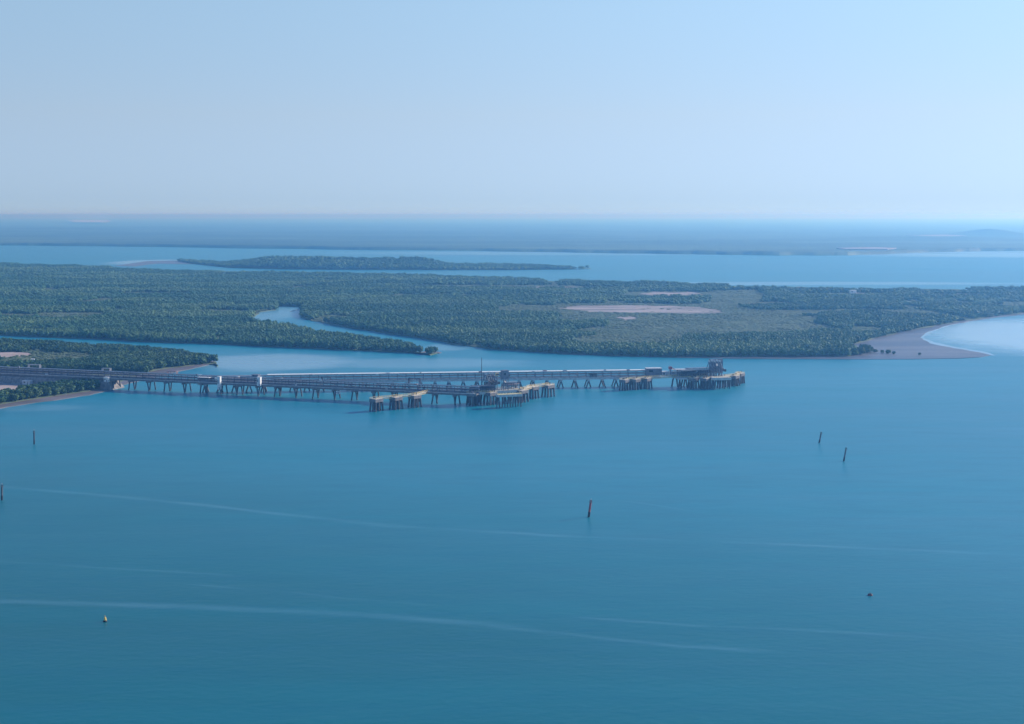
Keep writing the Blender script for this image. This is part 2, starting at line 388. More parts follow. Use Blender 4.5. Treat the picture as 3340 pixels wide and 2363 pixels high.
sheet("grass", roughen(poly_xy([(-60,893,1.3),(0,880,1.3),(40,874,1.3),(90,866,1.3),(130,859,1.3),(165,853,1.3),(175,856,1.3),(120,868,1.3),(40,882,1.3),(-60,900,1.3)]), 8, 1, 10), 1.3, M['bright_grass'], depth=.3, label="strip of yellow green grass along the earth yard", kind='stuff')
PAD2 = [(-60,790),(0,790),(40,790),(62,791),(70,796),(40,799),(0,802),(-60,806)]
sheet("ground", roughen(poly_xy([(a, b, 1.3) for a, b in PAD2]), 8, 1, 11), 1.3, M['yard'], depth=.4, label="pinkish bare patch among the marsh behind the jetty")

# ------------------------------------------------------------------ tree crowns
def ico(sub):
    import bmesh
    bm = bmesh.new(); bmesh.ops.create_icosphere(bm, subdivisions=sub, radius=1.0)
    v = np.array([q.co[:] for q in bm.verts]); f = np.array([[q.index for q in t.verts] for t in bm.faces]); bm.free(); return v, f
ICO1, ICO2 = ico(1), ico(2)
def crown_mesh(name, seed, mat, lumps=9, fine=False, leaves=120, low=.05):
    """irregular crown about 1 high and 1 wide: leafy lumps set through its volume plus loose leaf sprays"""
    r = np.random.default_rng(seed); V = []; F = []; off = 0
    iv, ifc = ICO2 if fine else ICO1
    for k in range(lumps):
        t = r.uniform(0, 2 * math.pi); h = r.uniform(.2, .82) if k else .6
        rad = r.uniform(.05, .33) * (1.15 - .6 * abs(h - .5)) if k else 0
        s = r.uniform(.17, .30) if k else .34
        v = iv * (1 + r.uniform(-.26, .26, (len(iv), 1))) * s * np.array([1.05, 1.05, .85])
        v = v + np.array([rad * math.cos(t), rad * math.sin(t), h])
        V.append(v); F += [tuple(q + off) for q in ifc]; off += len(v)
    for k in range(leaves):
        t = r.uniform(0, 2 * math.pi); ph = r.uniform(-.5, 1) ; h = .52 + .42 * math.sin(ph * math.pi / 2) * r.uniform(.75, 1.12)
        rad = .46 * math.sqrt(max(0, 1 - ((h - .5) / .62) ** 2)) * r.uniform(.75, 1.12)
        c = np.array([rad * math.cos(t), rad * math.sin(t), max(low, h)])
        a = r.normal(size=3); a /= np.linalg.norm(a); b = np.cross(a, r.normal(size=3)); b /= np.linalg.norm(b)
        s = r.uniform(.04, .085)
        V.append(np.array([c - a*s, c + b*s*.8, c + a*s, c - b*s*.8])); F.append((off, off+1, off+2, off+3)); off += 4
    v = np.concatenate(V); v[:, 2] = np.clip(v[:, 2], 0.0, None)
    me = bpy.data.meshes.new(name); me.from_pydata([tuple(q) for q in v], [], F); me.materials.append(mat); me.update(); return me

def wood(name, XY, Z, S, mat, label, n_var=5, lumps=8, leaves=60, hgt=None):
    """one stuff object: crown variants scattered over the given points"""
    n = len(XY)
    me = bpy.data.meshes.new(name); me.vertices.add(n)
    co = np.zeros((n, 3)); co[:, :2] = XY; co[:, 2] = Z
    me.vertices.foreach_set('co', co.ravel())
    def at(nm, typ, arr):
        a = me.attributes.new(nm, typ, 'POINT'); a.data.foreach_set('value', arr)
    at('size', 'FLOAT', np.asarray(S, float)); at('turn', 'FLOAT', rng.uniform(0, 6.283, n))
    at('tall', 'FLOAT', np.asarray(hgt if hgt is not None else S * rng.uniform(.8, 1.2, n), float))
    at('pick', 'INT', rng.integers(0, n_var, n).astype(np.int32)); at('hue', 'FLOAT', rng.uniform(0, 1, n))
    me.materials.append(mat); me.update()
    o = bpy.data.objects.new(name, me); COL.objects.link(o); tag(o, label, kind='stuff')
    ng = bpy.data.node_groups.new(name + "_scatter", 'GeometryNodeTree')
    ng.interface.new_socket("Geometry", in_out='INPUT', socket_type='NodeSocketGeometry')
    ng.interface.new_socket("Geometry", in_out='OUTPUT', socket_type='NodeSocketGeometry')
    N = ng.nodes; Lk = ng.links
    gi, go = N.new('NodeGroupInput'), N.new('NodeGroupOutput')
    g2i = N.new('GeometryNodeGeometryToInstance')
    for k in range(n_var):
        src = bpy.data.objects.new("crown_source", crown_mesh("crown_source", 100 + k + n % 7, mat, lumps, False, leaves))
        oi = N.new('GeometryNodeObjectInfo'); oi.inputs[0].default_value = src
        oi.inputs['As Instance'].default_value = False
        g = N.new('GeometryNodeGeometryToInstance'); Lk.new(oi.outputs['Geometry'], g.inputs[0])
        if k == 0: join = N.new('GeometryNodeJoinGeometry')
        Lk.new(g.outputs[0], join.inputs[0])
    N.remove(g2i)
    iop = N.new('GeometryNodeInstanceOnPoints'); iop.inputs['Pick Instance'].default_value = True
    def attr(nm, typ='FLOAT'):
        a = N.new('GeometryNodeInputNamedAttribute'); a.data_type = typ; a.inputs['Name'].default_value = nm; return a.outputs[0]
    cs = N.new('ShaderNodeCombineXYZ'); s = attr('size'); Lk.new(s, cs.inputs[0]); Lk.new(s, cs.inputs[1]); Lk.new(attr('tall'), cs.inputs[2])
    cr = N.new('ShaderNodeCombineXYZ'); Lk.new(attr('turn'), cr.inputs[2])
    Lk.new(gi.outputs[0], iop.inputs['Points']); Lk.new(join.outputs[0], iop.inputs['Instance'])
    Lk.new(attr('pick', 'INT'), iop.inputs['Instance Index']); Lk.new(cs.outputs[0], iop.inputs['Scale']); Lk.new(cr.outputs[0], iop.inputs['Rotation'])
    Lk.new(iop.outputs[0], go.inputs[0])
    md = o.modifiers.new("scatter", 'NODES'); md.node_group = ng
    return o

def vnoise(x, y, seed):
    """cheap smooth value noise in numpy"""
    r = np.random.default_rng(seed); tab = r.uniform(0, 1, (256, 256))
    xi = np.floor(x).astype(int); yi = np.floor(y).astype(int); fx = x - xi; fy = y - yi
    fx = fx*fx*(3-2*fx); fy = fy*fy*(3-2*fy)
    g = lambda a, b: tab[a % 256, b % 256]
    return (g(xi, yi)*(1-fx)+g(xi+1, yi)*fx)*(1-fy)+(g(xi, yi+1)*(1-fx)+g(xi+1, yi+1)*fx)*fy
def fbm(x, y, seed): return .55*vnoise(x, y, seed)+.3*vnoise(2.1*x, 2.1*y, seed+1)+.15*vnoise(4.3*x, 4.3*y, seed+2)
def scatter(poly, spacing, seed, ylim=None, jitter=.45):
    P = np.array(poly); x0, y0 = P.min(0); x1, y1 = P.max(0)
    if ylim: y0, y1 = max(y0, ylim[0]), min(y1, ylim[1])
    # only what the camera's surroundings could see: 30 degrees either side
    xs = np.arange(max(x0, -y1*.52), min(x1, y1*.52), spacing); ys = np.arange(y0, y1, spacing)
    X, Y = np.meshgrid(xs, ys); r = np.random.default_rng(seed)
    X = X + r.uniform(-jitter, jitter, X.shape)*spacing; Y = Y + r.uniform(-jitter, jitter, Y.shape)*spacing
    X, Y = X.ravel(), Y.ravel()
    k = (np.abs(X) < Y*.50 + 40) & inside(X, Y, poly)
    return X[k], Y[k]
# open, low marsh within the woods: (cx, cy, rx, ry) as surveyed on the photograph
OPEN = [(1440,697,260,12),(1500,662,110,8),(1560,715,240,16),(1480,745,180,16),(1640,735,180,14),(1400,765,110,14),(1950,700,130,4),(1700,683,120,5),(1900,662,120,4),(1300,648,200,3),(1870,648,100,3),
        (100,712,140,7),(150,705,70,3),(500,702,60,5),(560,730,40,3),(700,645,60,3),(330,660,60,3),(1190,702,60,4),(2150,663,120,3),(60,668,80,3)]
MEADOWS = [([(1238,683),(1430,680),(1623,683),(1700,698),(1773,727),(1748,743),(1573,753),(1528,768),(1498,780),(1345,783),(1330,765),(1340,745),(1370,725),(1248,710)], 1.1),
           ([(1573,655),(1700,652),(1720,668),(1690,682),(1600,680)], .75), ([(1648,697),(1878,696),(1880,709),(1660,708)], .7), ([(0,704),(120,706),(230,716),(200,721),(60,718),(0,716)], .75),
           ([(1650,641),(2000,646),(2296,652),(2296,658),(1900,654),(1600,648)], .6), ([(900,640),(1250,640),(1400,647),(1200,651),(950,648)], .6)]
def openness(X, Y):
    px, py = to_px(X, Y, np.full(X.shape, 1.0)); o = np.zeros(X.shape)
    for cx, cy, rx, ry in OPEN:
        o = np.maximum(o, 1.38 - np.sqrt(((px-cx)/rx)**2 + ((py-cy)/ry)**2))
    for i, (P_, soft) in enumerate(MEADOWS):
        n1 = (fbm(X/60, Y/110, 51) - .5)*26; n2 = (fbm(X/45, Y/90, 57) - .5)*9
        o = np.maximum(o, np.where(inside(px + n1, py + n2, P_), soft, 0))
    return o + (fbm(X/90, Y/200, 31) - .5)*1.3
flat_polys = [poly_xy([(a, b, 1.4) for a, b in f]) for f in FLATS]
parts_xy, parts_s, shr_xy, shr_s = [], [], [], []
for (ya, yb, sp) in ((1300, 1800, 4.7), (1800, 2350, 6.0), (2350, 3100, 8.0), (3100, 4700, 11.0)):
    X, Y = scatter(MAIN, sp, int(ya), (ya, yb))
    bare = np.zeros(X.shape, bool)
    for f in flat_polys: bare |= inside(X, Y, f)
    bare &= (rng.uniform(0, 1, len(X)) > .05) | (fbm(X/30, Y/50, 44) < .5)
    X, Y = X[~bare], Y[~bare]
    op = openness(X, Y)
    low = op > .30
    dens = fbm(X/35, Y/60, 5)
    keepT = ~low
    sz = sp * (1.28 + .5*rng.uniform(-.5, .6, len(X)) + .7*(rng.uniform(0, 1, len(X)) > .93))
    tallness = .75 + .5*fbm(X/60, Y/60, 9)
    mid = np.clip((op - .1)/.32, 0, 1)
    sz_h = np.clip(7.8*tallness*(1 - .45*mid) * rng.uniform(.78, 1.22, len(X)), 2.5, 13)
    parts_xy.append(np.stack([X[keepT], Y[keepT]], 1)); parts_s.append(np.stack([sz[keepT], sz_h[keepT]], 1))
    sel = low & (rng.uniform(0, 1, len(X)) < .85)
    shr_xy.append(np.stack([X[sel], Y[sel]], 1)); shr_s.append(np.stack([sz[sel]*1.05, rng.uniform(.7, 1.0, sel.sum())*(.9 + 3.2*fbm(X[sel]/40, Y[sel]/70, 71)**2)], 1))
XY = np.concatenate(parts_xy); SS = np.concatenate(parts_s)
print("main wood trees", len(XY))
wood("mangrove_forest", XY, .7, SS[:, 0], M['leaf'], "broad dark green mangrove forest behind the jetties, cut by a creek", hgt=SS[:, 1])
XY = np.concatenate(shr_xy); SS = np.concatenate(shr_s); print("shrubs", len(XY))
wood("marsh_scrub", XY, .7, SS[:, 0], M['shrub'], "low olive green scrub around the pink salt flats", hgt=SS[:, 1], lumps=5, leaves=20)
# wooded island
X, Y = scatter(ISLAND, 11, 77)
px, py = to_px(X, Y, np.full(X.shape, 0.))
rise = np.clip((px-500)/120, 0, 1)*np.clip((1010-px)/60, 0, 1)
zi = 1 + rise*(12 + 6*fbm(px/40, px*0, 5))*np.clip((Y-Y.min()-60)/160, 0, 1)
for lbl in (1,):
    wood("island_forest", np.stack([X, Y], 1), zi, 15*rng.uniform(.8, 1.2, len(X)), M['leaf'], "dark wood covering the long low island in the far channel", hgt=(6.5 + 5*rise)*rng.uniform(.65, 1.5, len(X)))
# point of land at the jetty root
ROOT = WD(240, 862)
u_main = Vector((.9456, -.3253, 0)); n_main = Vector((.3253, .9456, 0))
A0 = Vector((-345.8, 1213.3, 0))
def off_trestle(X, Y): return (X - A0.x)*n_main.x + (Y - A0.y)*n_main.y
pad2 = poly_xy([(a, b, 1.3) for a, b in PAD2]); yard = poly_xy([(a, b, 1.6) for a, b in YARD])
X, Y = scatter(ISLET_WOOD, 4.8, 12)
k = (off_trestle(X, Y) > 16) & ~inside(X, Y, pad2)
X, Y = X[k], Y[k]
px, py = to_px(X, Y, np.full(X.shape, 1.))
op = np.maximum(1.3 - np.sqrt(((px-95)/120)**2 + ((py-803)/17)**2), 1.2 - np.sqrt(((px-20)/60)**2 + ((py-815)/12)**2)) + (fbm(X/25, Y/50, 3)-.5)*.7
grassy = op > .45
near_all = []
sx, sy = X[grassy], Y[grassy]; k = rng.uniform(0, 1, len(sx)) < .6
wood("marsh_grass", np.stack([sx[k], sy[k]], 1), .8, rng.uniform(3.5, 6.5, k.sum()), M['shrub'], "light olive marsh scrub on the point beyond the jetty root", hgt=rng.uniform(.7, 2.0, k.sum()), lumps=5, leaves=20)
mid = np.clip((op-.0)/.45, 0, 1)
for x, y, m_ in zip(X[~grassy], Y[~grassy], mid[~grassy]): near_all.append((x, y, (5.6 + 3.2*fbm(np.array([x/30]), np.array([y/30]), 4)[0])*(1-.5*m_)*random.uniform(.85, 1.15), 'b'))
X, Y = scatter(FORE, 4.6, 14)
k = ~inside(X, Y, yard) & (np.abs(X) < Y*.42)
for x, y in zip(X[k], Y[k]): near_all.append((x, y, random.uniform(5.0, 8.2), 'a'))
# the 300 that show largest are single trees, the rest of the point is one wood
def shown(t):
    px_, py_ = to_px(np.array([t[0]]), np.array([t[1]]), np.array([1.]))
    return -10 < px_[0] < 500
near_all.sort(key=lambda t: (not shown(t), t[1] + (0 if t[3] == 'a' else 40)))
single, rest = near_all[:300], near_all[300:]
print("near trees", len(near_all), "fore", sum(1 for t in single if t[3] == 'a'))
ra = np.array([[t[0], t[1]] for t in rest]); rs = np.array([t[2] for t in rest])
wood("mangrove_wood", ra, .7, rs*rng.uniform(.85, 1.2, len(rs)), M['leaf_near'], "green mangrove wood on the point between creek and jetty", hgt=rs*1.05, lumps=10, leaves=110)
variants = []
for k in range(7):
    cm = crown_mesh("crown", 300 + k, M['leaf_near'], 12, True, 300, low=.12)
    mb = MB(); rr = random.Random(k)
    mb.tube((0, 0, .12), (.01, .02, .5), .030, .016, 7)
    for q in range(5):
        t = q*1.26 + rr.uniform(-.3, .3); mb.tube((.15*math.cos(t), .15*math.sin(t), -.02), (0, 0, .2), .010, .012, 5)
    for q in range(4):
        t = q*1.57 + rr.uniform(-.4, .4); mb.tube((0, 0, rr.uniform(.3, .45)), (.22*math.cos(t), .22*math.sin(t), rr.uniform(.55, .75)), .013, .006, 5)
    variants.append((cm, mb.mesh("trunk", M['bark'])))
for i, (x, y, h, w) in enumerate(single):
    cm, tm = variants[i % 7]
    r0 = empty("mangrove_tree", (x, y, .85), random.uniform(0, 6.28)); r0.scale = (h*random.uniform(.85, 1.1), h*random.uniform(.85, 1.1), h)
    if w == 'a': tag(r0, "bushy green mangrove in the belt between the mud shore and the earth yard", "tree", "mangroves of the nearest shore belt")
    else: tag(r0, "rounded green mangrove on the point just beyond the jetty pipe rack", "tree", "mangroves on the point beyond the pipe rack")
    for nm, me in (("crown", cm), ("trunk", tm)):
        c = bpy.data.objects.new(nm, me); COL.objects.link(c); c.parent = r0
# lone mangroves on the mud spit
for i, (x, y, h) in enumerate([(1935,789,8),(1943,792,9),(1951,790,6),(1962,792,4),(1978,793,3.5),(1992,794,4.5),(2004,795,3.2),(1930,796,8),(2062,797,2.6)]):
    p = WD(x, y); cm, tm = variants[i % 7]
    r0 = empty("mangrove_tree", (p.x, p.y, .3), i*1.1); r0.scale = (h*1.3, h*1.2, h)
    tag(r0, "lone small mangrove standing out on the mud spit past the wood's end", "tree", "lone mangroves on the mud spit")
    for nm, me in (("crown", cm), ("trunk", tm)):
        c = bpy.data.objects.new(nm, me); COL.objects.link(c); c.parent = r0

# ------------------------------------------------------------------ far mainland with its woods, out to the horizon
def far_land():
    ctrl = [(-900,548.5),(-400,549.5),(0,550.5),(200,552.5),(400,555),(600,558),(800,561),(1000,562.5),(1200,565),(1400,568.5),(1600,571.5),(1750,573.5),(1900,573),(2000,569.5),(2080,566),(2200,563.5),(2296,563),(2700,562),(3300,560)]
    ctrl = [(WD(a, b).x/WD(a, b).y, WD(a, b).y) for a, b in ctrl]
    t = np.unique(np.concatenate([np.linspace(-.95, -.42, 60), np.linspace(-.42, .42, 1100), np.linspace(.42, .95, 60)]))
    D0 = np.interp(t, [c[0] for c in ctrl], [c[1] for c in ctrl])
    D0 = D0 + (fbm(t*40, t*0+.5, 3) - .5)*110
    nr = 190; s = np.linspace(0, 1, nr)**1.0
    rows = [D0, D0 + 32] + [D0*(57000/D0)**q for q in s[1:]]
    V = []; H = []
    for k, D in enumerate(rows):
        X = t*D; Y = D.copy()
        if k == 0: Z = np.full(len(t), -.5)
        else:
            Z = 8.0 + 2.2*rng.uniform(0, 1, len(t)) + 7*fbm(X/120, Y/200, 6)
            Z += 26*np.clip(fbm(X/2600, Y/2600, 17) - .50, 0, 1)*np.clip((Y-9000)/6000, 0, 1)
            hx, hy = WD(2222, 531).x, WD(2222, 531).y
            Z += 42*np.exp(-(((X-hx)/150)**2 + ((Y-hy)/500)**2))
            hx, hy = WD(120, 520).x, WD(120, 520).y
            Z += 22*np.exp(-(((X-hx)/700)**2 + ((Y-hy)/700)**2))
            hx, hy = WD(2050, 540).x, WD(2050, 540).y
            Z += 14*np.exp(-(((X-hx)/500)**2 + ((Y-hy)/500)**2))
        V.append(np.stack([X, Y, np.minimum(Z, 120)], 1))
    V = np.concatenate(V); n = len(t); m = len(rows)
    ii = np.arange(m-1)[:, None]*n + np.arange(n-1)[None, :]
    F = np.stack([ii, ii+1, ii+1+n, ii+n], -1).reshape(-1, 4)
    me = bpy.data.meshes.new("far_woodland"); me.vertices.add(len(V)); me.vertices.foreach_set('co', V.ravel())
    me.loops.add(F.size); me.loops.foreach_set('vertex_index', F.ravel().astype(np.int32))
    me.polygons.add(len(F)); me.polygons.foreach_set('loop_start', np.arange(0, F.size, 4, dtype=np.int32)); me.polygons.foreach_set('loop_total', np.full(len(F), 4, np.int32))
    me.materials.append(M['far_leaf']); me.update(calc_edges=True); me.validate()
    o = bpy.data.objects.new("far_woodland", me); COL.objects.link(o)
    tag(o, "hazy flat wooded mainland reaching to the horizon", kind='stuff')
far_land()
PZ = (40., 16., 20., 44.)
for i, (f, lb) in enumerate([([(148,495),(165,493.5),(235,493.5),(248,495.5),(235,499),(165,498.5)], "pinkish bare scar far off near the horizon"),
                       ([(1875,556),(1960,554.5),(2010,556),(1990,558.5),(1900,558.5)], "pale salt pan just behind the far shore"),
                       ([(2030,528),(2120,526.5),(2170,529),(2100,530)], "thin pale pan below the distant hill"),
                       ([(140,488.5),(190,487.5),(200,489.5),(150,490.2)], "faint pale streak at the horizon above the bare scar")]):
    sheet("salt_flat", poly_xy([(a, b, PZ[i]) for a, b in f]), PZ[i], M['pad' if i in (0, 3) else 'salt'], depth=4, label=lb)

# ------------------------------------------------------------------ jetty trestles
def railing_mb(mb, a, b, h=1.1, step=3.0, w=.08):
    a = Vector(a); b = Vector(b); n = max(1, int((b-a).length/step))
    for k in range(n+1):
        p = a.lerp(b, k/n); mb.bar(p, p + Vector((0, 0, h)), w)
    for z in (h*.5, h): mb.bar(a + Vector((0, 0, z)), b + Vector((0, 0, z)), w)
def trestle(label, a, b, deck_z, width, mats, bent_from, bent_step, pile_n, rake, frame_step, top_z, top_roof, skip_end=0.0):
    """a jetty approach: local x along the trestle from a to b, local -y faces the camera side"""
    a = Vector(a); b = Vector(b); L = (b-a).length; ang = math.atan2(b.y-a.y, b.x-a.x)
    root = empty("jetty_trestle", (a.x, a.y, 0), ang); tag(root, label, "jetty", "approach trestles of the jetties")
    hw = width/2
    mb = MB(); mb.box((L/2, 0, deck_z+.35), (L, width, .7)); mb.box((L/2, -hw+.25, deck_z-.35), (L, .5, .7)); mb.box((L/2, hw-.25, deck_z-.35), (L, .5, .7)); mb.box((L/2, 0, deck_z-.4), (L, .5, .8))
    mb.build("deck", mats['deck'], root)
    mb = MB(); mb.box((L/2, -hw+.15, deck_z+.95), (L, .25, .5)); mb.build("kerb", mats['kerb'], root)
    mb = MB(); railing_mb(mb, (0, -hw+.05, deck_z+1.2), (L, -hw+.05, deck_z+1.2)); mb.build("railing", mats['rail'], root)
    # pipe rack on the far half
    r0, r1 = -hw*.12, hw-.3
    zt = top_z - .3
    z1 = deck_z+.7; zm = z1 + (zt-z1)*.52
    nf = int(L/frame_step); fr = MB()
    for y in (r0, r1): fr.bar((0, y, z1), (0, y, zt), .38)
    for z in (zm, zt): fr.bar((0, r0, z), (0, r1, z), .34)
    fr.bar((0, r0, z1), (0, r1, zm), .16)
    f0 = fr.build("rack_frame", mats['frame'], root); f0.location = (frame_step*.5, 0, 0)
    for k in range(1, nf): part_copy(f0, (frame_step*(k+.5), 0, 0))
    mb = MB(); mb.box((L/2, r0, zt+.1), (L, .4, .35)); mb.box((L/2, r1, zt+.1), (L, .4, .35)); mb.box((L/2, r0, zm), (L, .3, .3)); mb.build("rack_beam", mats['frame'], root)
    for y, z, r, mt in ((r0+.7, z1+.75, .42, mats['pipes'][0]), (r0+1.9, z1+.65, .34, mats['pipes'][1]), (r0+3.1, z1+.85, .5, mats['pipes'][2]),
                        (r0+.6, zm+.65, .40, mats['pipes'][1]), (r0+1.7, zm+.5, .28, mats['pipes'][0]), (r0+2.9, zm+.75, .5, mats['pipes'][2]),
                        (r0+1.0, zt+.6, .32, mats['pipes'][3]), (r0+2.6, zt+.6, .32, mats['pipes'][0])):
        MB().tube((0, y, z), (L-skip_end, y, z), r, n=10).build("pipe", mt, root)
    rr = random.Random(int(L))
    for k in range(26):
        x = L*(k + rr.uniform(.1, .9))/26; h_ = rr.choice([.9, 1.3, 1.8]); lv = rr.choice([z1, zm + .2, zt + .25])
        MB().box((x, rr.choice([r0 - .1, r0 - .6, r0 + 1.2]), lv + h_/2), (rr.uniform(1.2, 3.6), .9, h_)).build("junction_box", M[rr.choice(['white', 'pale_steel', 'pipe_rust', 'grey_steel', 'pipe'])], root)
    if top_roof:
        mb = MB(); rs = 58.0; mb.box(((L+rs)/2, (r0+r1)/2, top_z+.75), (L-rs, r1-r0+.6, .3)); mb.build("cable_tray_cover", mats['roof'], root)
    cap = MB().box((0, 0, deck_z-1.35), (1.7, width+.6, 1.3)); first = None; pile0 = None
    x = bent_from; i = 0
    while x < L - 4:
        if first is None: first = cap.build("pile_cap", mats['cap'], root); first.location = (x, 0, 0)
        else: part_copy(first, (x, 0, 0))
        for k in range(pile_n):
            y = -hw + .9 + (width-1.8)*k/(pile_n-1); sgn = (1 if k % 2 else -1)*(1 if i % 2 else -1)
            if pile0 is None:
                pr = {}
                for s_ in (-1, 0, 1):
                    pr[s_] = MB().tube((s_*rake, 0, -2), (s_*rake*.12, 0, deck_z-1.9), .78 if pile_n == 2 else .6, n=10).mesh("pile", mats['pile'])
                pile0 = True
            s_ = sgn if rake > 0 and pile_n > 2 else 0
            pl = bpy.data.objects.new("pile", pr[s_]); COL.objects.link(pl); pl.parent = root; pl.location = (x, y, 0)
        x += bent_step; i += 1
    return root, L, ang
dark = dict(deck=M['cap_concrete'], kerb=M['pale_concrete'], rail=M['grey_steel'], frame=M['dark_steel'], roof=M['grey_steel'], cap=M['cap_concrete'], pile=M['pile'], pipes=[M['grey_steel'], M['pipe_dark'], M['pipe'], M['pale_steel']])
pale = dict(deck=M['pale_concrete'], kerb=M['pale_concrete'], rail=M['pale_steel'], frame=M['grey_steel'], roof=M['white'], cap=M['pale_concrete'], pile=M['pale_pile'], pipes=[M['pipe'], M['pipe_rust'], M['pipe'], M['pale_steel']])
A = A0 + u_main*(-300); A.z = 0
Lm = (Vector((-46.8, 1110.6, 0)) - A0).length
Lm += 22
B = A0 + u_main*Lm
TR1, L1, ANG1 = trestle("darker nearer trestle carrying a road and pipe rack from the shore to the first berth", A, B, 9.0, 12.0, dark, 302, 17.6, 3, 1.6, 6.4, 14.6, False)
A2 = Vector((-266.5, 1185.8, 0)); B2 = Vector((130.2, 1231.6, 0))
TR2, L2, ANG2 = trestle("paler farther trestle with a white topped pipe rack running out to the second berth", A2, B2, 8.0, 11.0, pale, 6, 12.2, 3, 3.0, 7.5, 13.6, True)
# causeway under the landward part
cw = MB(); 
for s0, s1, zt in ((-420, 4, 8.0),):
    pa = A0 + u_main*s0; pb = A0 + u_main*s1
    v = [pa - n_main*13, pb - n_main*10, pb + n_main*10, pa + n_main*13]
    t_ = [pa - n_main*8, pb - n_main*7 - u_main*5, pb + n_main*7 - u_main*5, pa + n_main*8]
    cw.v = [(q.x, q.y, 0) for q in v] + [(q.x, q.y, zt-.1) for q in t_]
    cw.f = [(0,1,5,4),(1,2,6,5),(2,3,7,6),(3,0,4,7),(4,5,6,7)]
tag(cw.build("causeway", M['rock'], None), "rock causeway carrying the pipe rack over the land", kind='structure')

def local(t_origin, ang, x, y, z):
    return Vector((t_origin.x + x*math.cos(ang) - y*math.sin(ang), t_origin.y + x*math.sin(ang) + y*math.cos(ang), z))
def on_main(xs, y=0.0, z=0.0):
    """point above the near trestle at photo column xs, offset y to its far side"""
    lo, hi = 0, L1
    for _ in range(40):
        mid_ = (lo+hi)/2; p = local(A, ANG1, mid_, y, z); px_ = CX + FPX*p.x/(p.y*math.cos(PITCH) + (CAM_H-z)*math.sin(PITCH))
        if px_ < xs: lo = mid_
        else: hi = mid_
    return p
def on_branch(xs, y=0.0, z=0.0):
    lo, hi = 0, L2 + 60
    for _ in range(40):
        mid_ = (lo+hi)/2; p = local(A2, ANG2, mid_, y, z); px_ = CX + FPX*p.x/(p.y*math.cos(PITCH) + (CAM_H-z)*math.sin(PITCH))
        if px_ < xs: lo = mid_
        else: hi = mid_
    return p
def cabin(name, p, size, rz, label, legs=0.0, wall='white', roof='white', cat="cabin", group=None):
    r = empty(name, (p.x, p.y, p.z), rz); tag(r, label, cat, group)
    sx, sy, sz = size
    MB().box((0, 0, legs + sz/2), (sx, sy, sz)).build("wall", M[wall], r)
    MB().box((0, 0, legs + sz + .12), (sx+.5, sy+.5, .24)).build("roof", M[roof], r)
    dr = MB().box((sx*.2, -sy/2-.03, legs + min(1.05, sz*.45)), (.9, .08, min(2.0, sz*.85))).build("door", M['grey_steel'], r)
    MB().box((sx*.2+.3, -sy/2-.12, legs + min(1.05, sz*.45)), (.06, .1, .3)).build("handle", M['black'], dr)
    w = MB().box((-sx*.22, -sy/2-.03, legs + sz*.6), (sx*.25, .08, sz*.3)).build("window", M['glass'], r)
    if legs > 0:
        for a in (-1, 1):
            for b_ in (-1, 1): MB().bar((a*(sx/2-.2), b_*(sy/2-.2), 0), (a*(sx/2-.2), b_*(sy/2-.2), legs), .25).build("leg", M['dark_steel'], r)
    return r
def canopy(name, p, size, rz, label, cat="canopy"):
    r = empty(name, (p.x, p.y, p.z), rz); tag(r, label, cat); sx, sy, sz = size
    MB().box((0, 0, sz), (sx, sy, .3)).build("roof", M['white'], r)
    for a in (-1, 1):
        for b_ in (-1, 1): MB().bar((a*(sx/2-.4), b_*(sy/2-.4), 0), (a*(sx/2-.4), b_*(sy/2-.4), sz-.15), .3).build("post", M['grey_steel'], r)
    MB().box((0, 0, .9), (sx*.7, sy*.5, 1.6)).build("pump_skid", M['grey_steel'], r)
cabin("abutment_cabin", on_main(349, -6.8, 6.6), (4.2, 3.2, 4.0), ANG1, "bright white cabin where the nearer trestle leaves the shore")
canopy("pump_canopy", on_main(668, -2.6, 9.75), (11.5, 5, 3.9), ANG1, "long white roofed canopy over pumps on the trestle")
cabin("stair_tower", on_main(716, -7.3, 4.5), (2.6, 2.4, 10.8), ANG1, "tall slim white stair tower on the side of the trestle", cat="stair tower")
cabin("transformer_cabin", on_main(846, -7.2, 9.0), (3.0, 2.6, 7.2), ANG1, "tall white cabin standing above the trestle before the canopy's far side", cat="cabin")
cabin("valve_cabin", on_main(1103, -7.2, 5.2), (2.8, 2.2, 2.2), ANG1, "small white box hung low on the edge of the nearer trestle", cat="cabin")
cabin("substation", on_main(835, 3.0, 14.8), (6.0, 4.0, 2.2), ANG1, "low grey switch room on top of the pipe rack behind the tall white cabin", wall='grey_steel', roof='grey_steel')
cabin("marsh_hut", WD(73.5, 811, .9), (3.4, 3.0, 2.4), .2, "tiny white hut alone in the olive marsh beyond the causeway", cat="hut")
cabin("site_shed", on_main(90, -12.0, 2.0), (8.0, 4.0, 3.2), ANG1, "pale flat roofed shed beside the causeway and the gravel pad", wall='pale_steel', cat="shed")
cabin("site_shed", WD(150, 851.5, 1.6), (7.0, 4.5, 3.0), ANG1+.2, "pinkish beige shed at the tree edge of the earth yard", wall='yard', roof='tan_deck', cat="shed")
cabin("forest_shed", WD(1912, 658.5, 1.5), (12, 8, 6), .1, "white shed in a far clearing near the back of the mangroves", cat="shed")
cabin("island_hut", WD(485, 590, 1.0), (9, 7, 6), .1, "tiny white hut on the near shore of the wooded island", cat="hut")
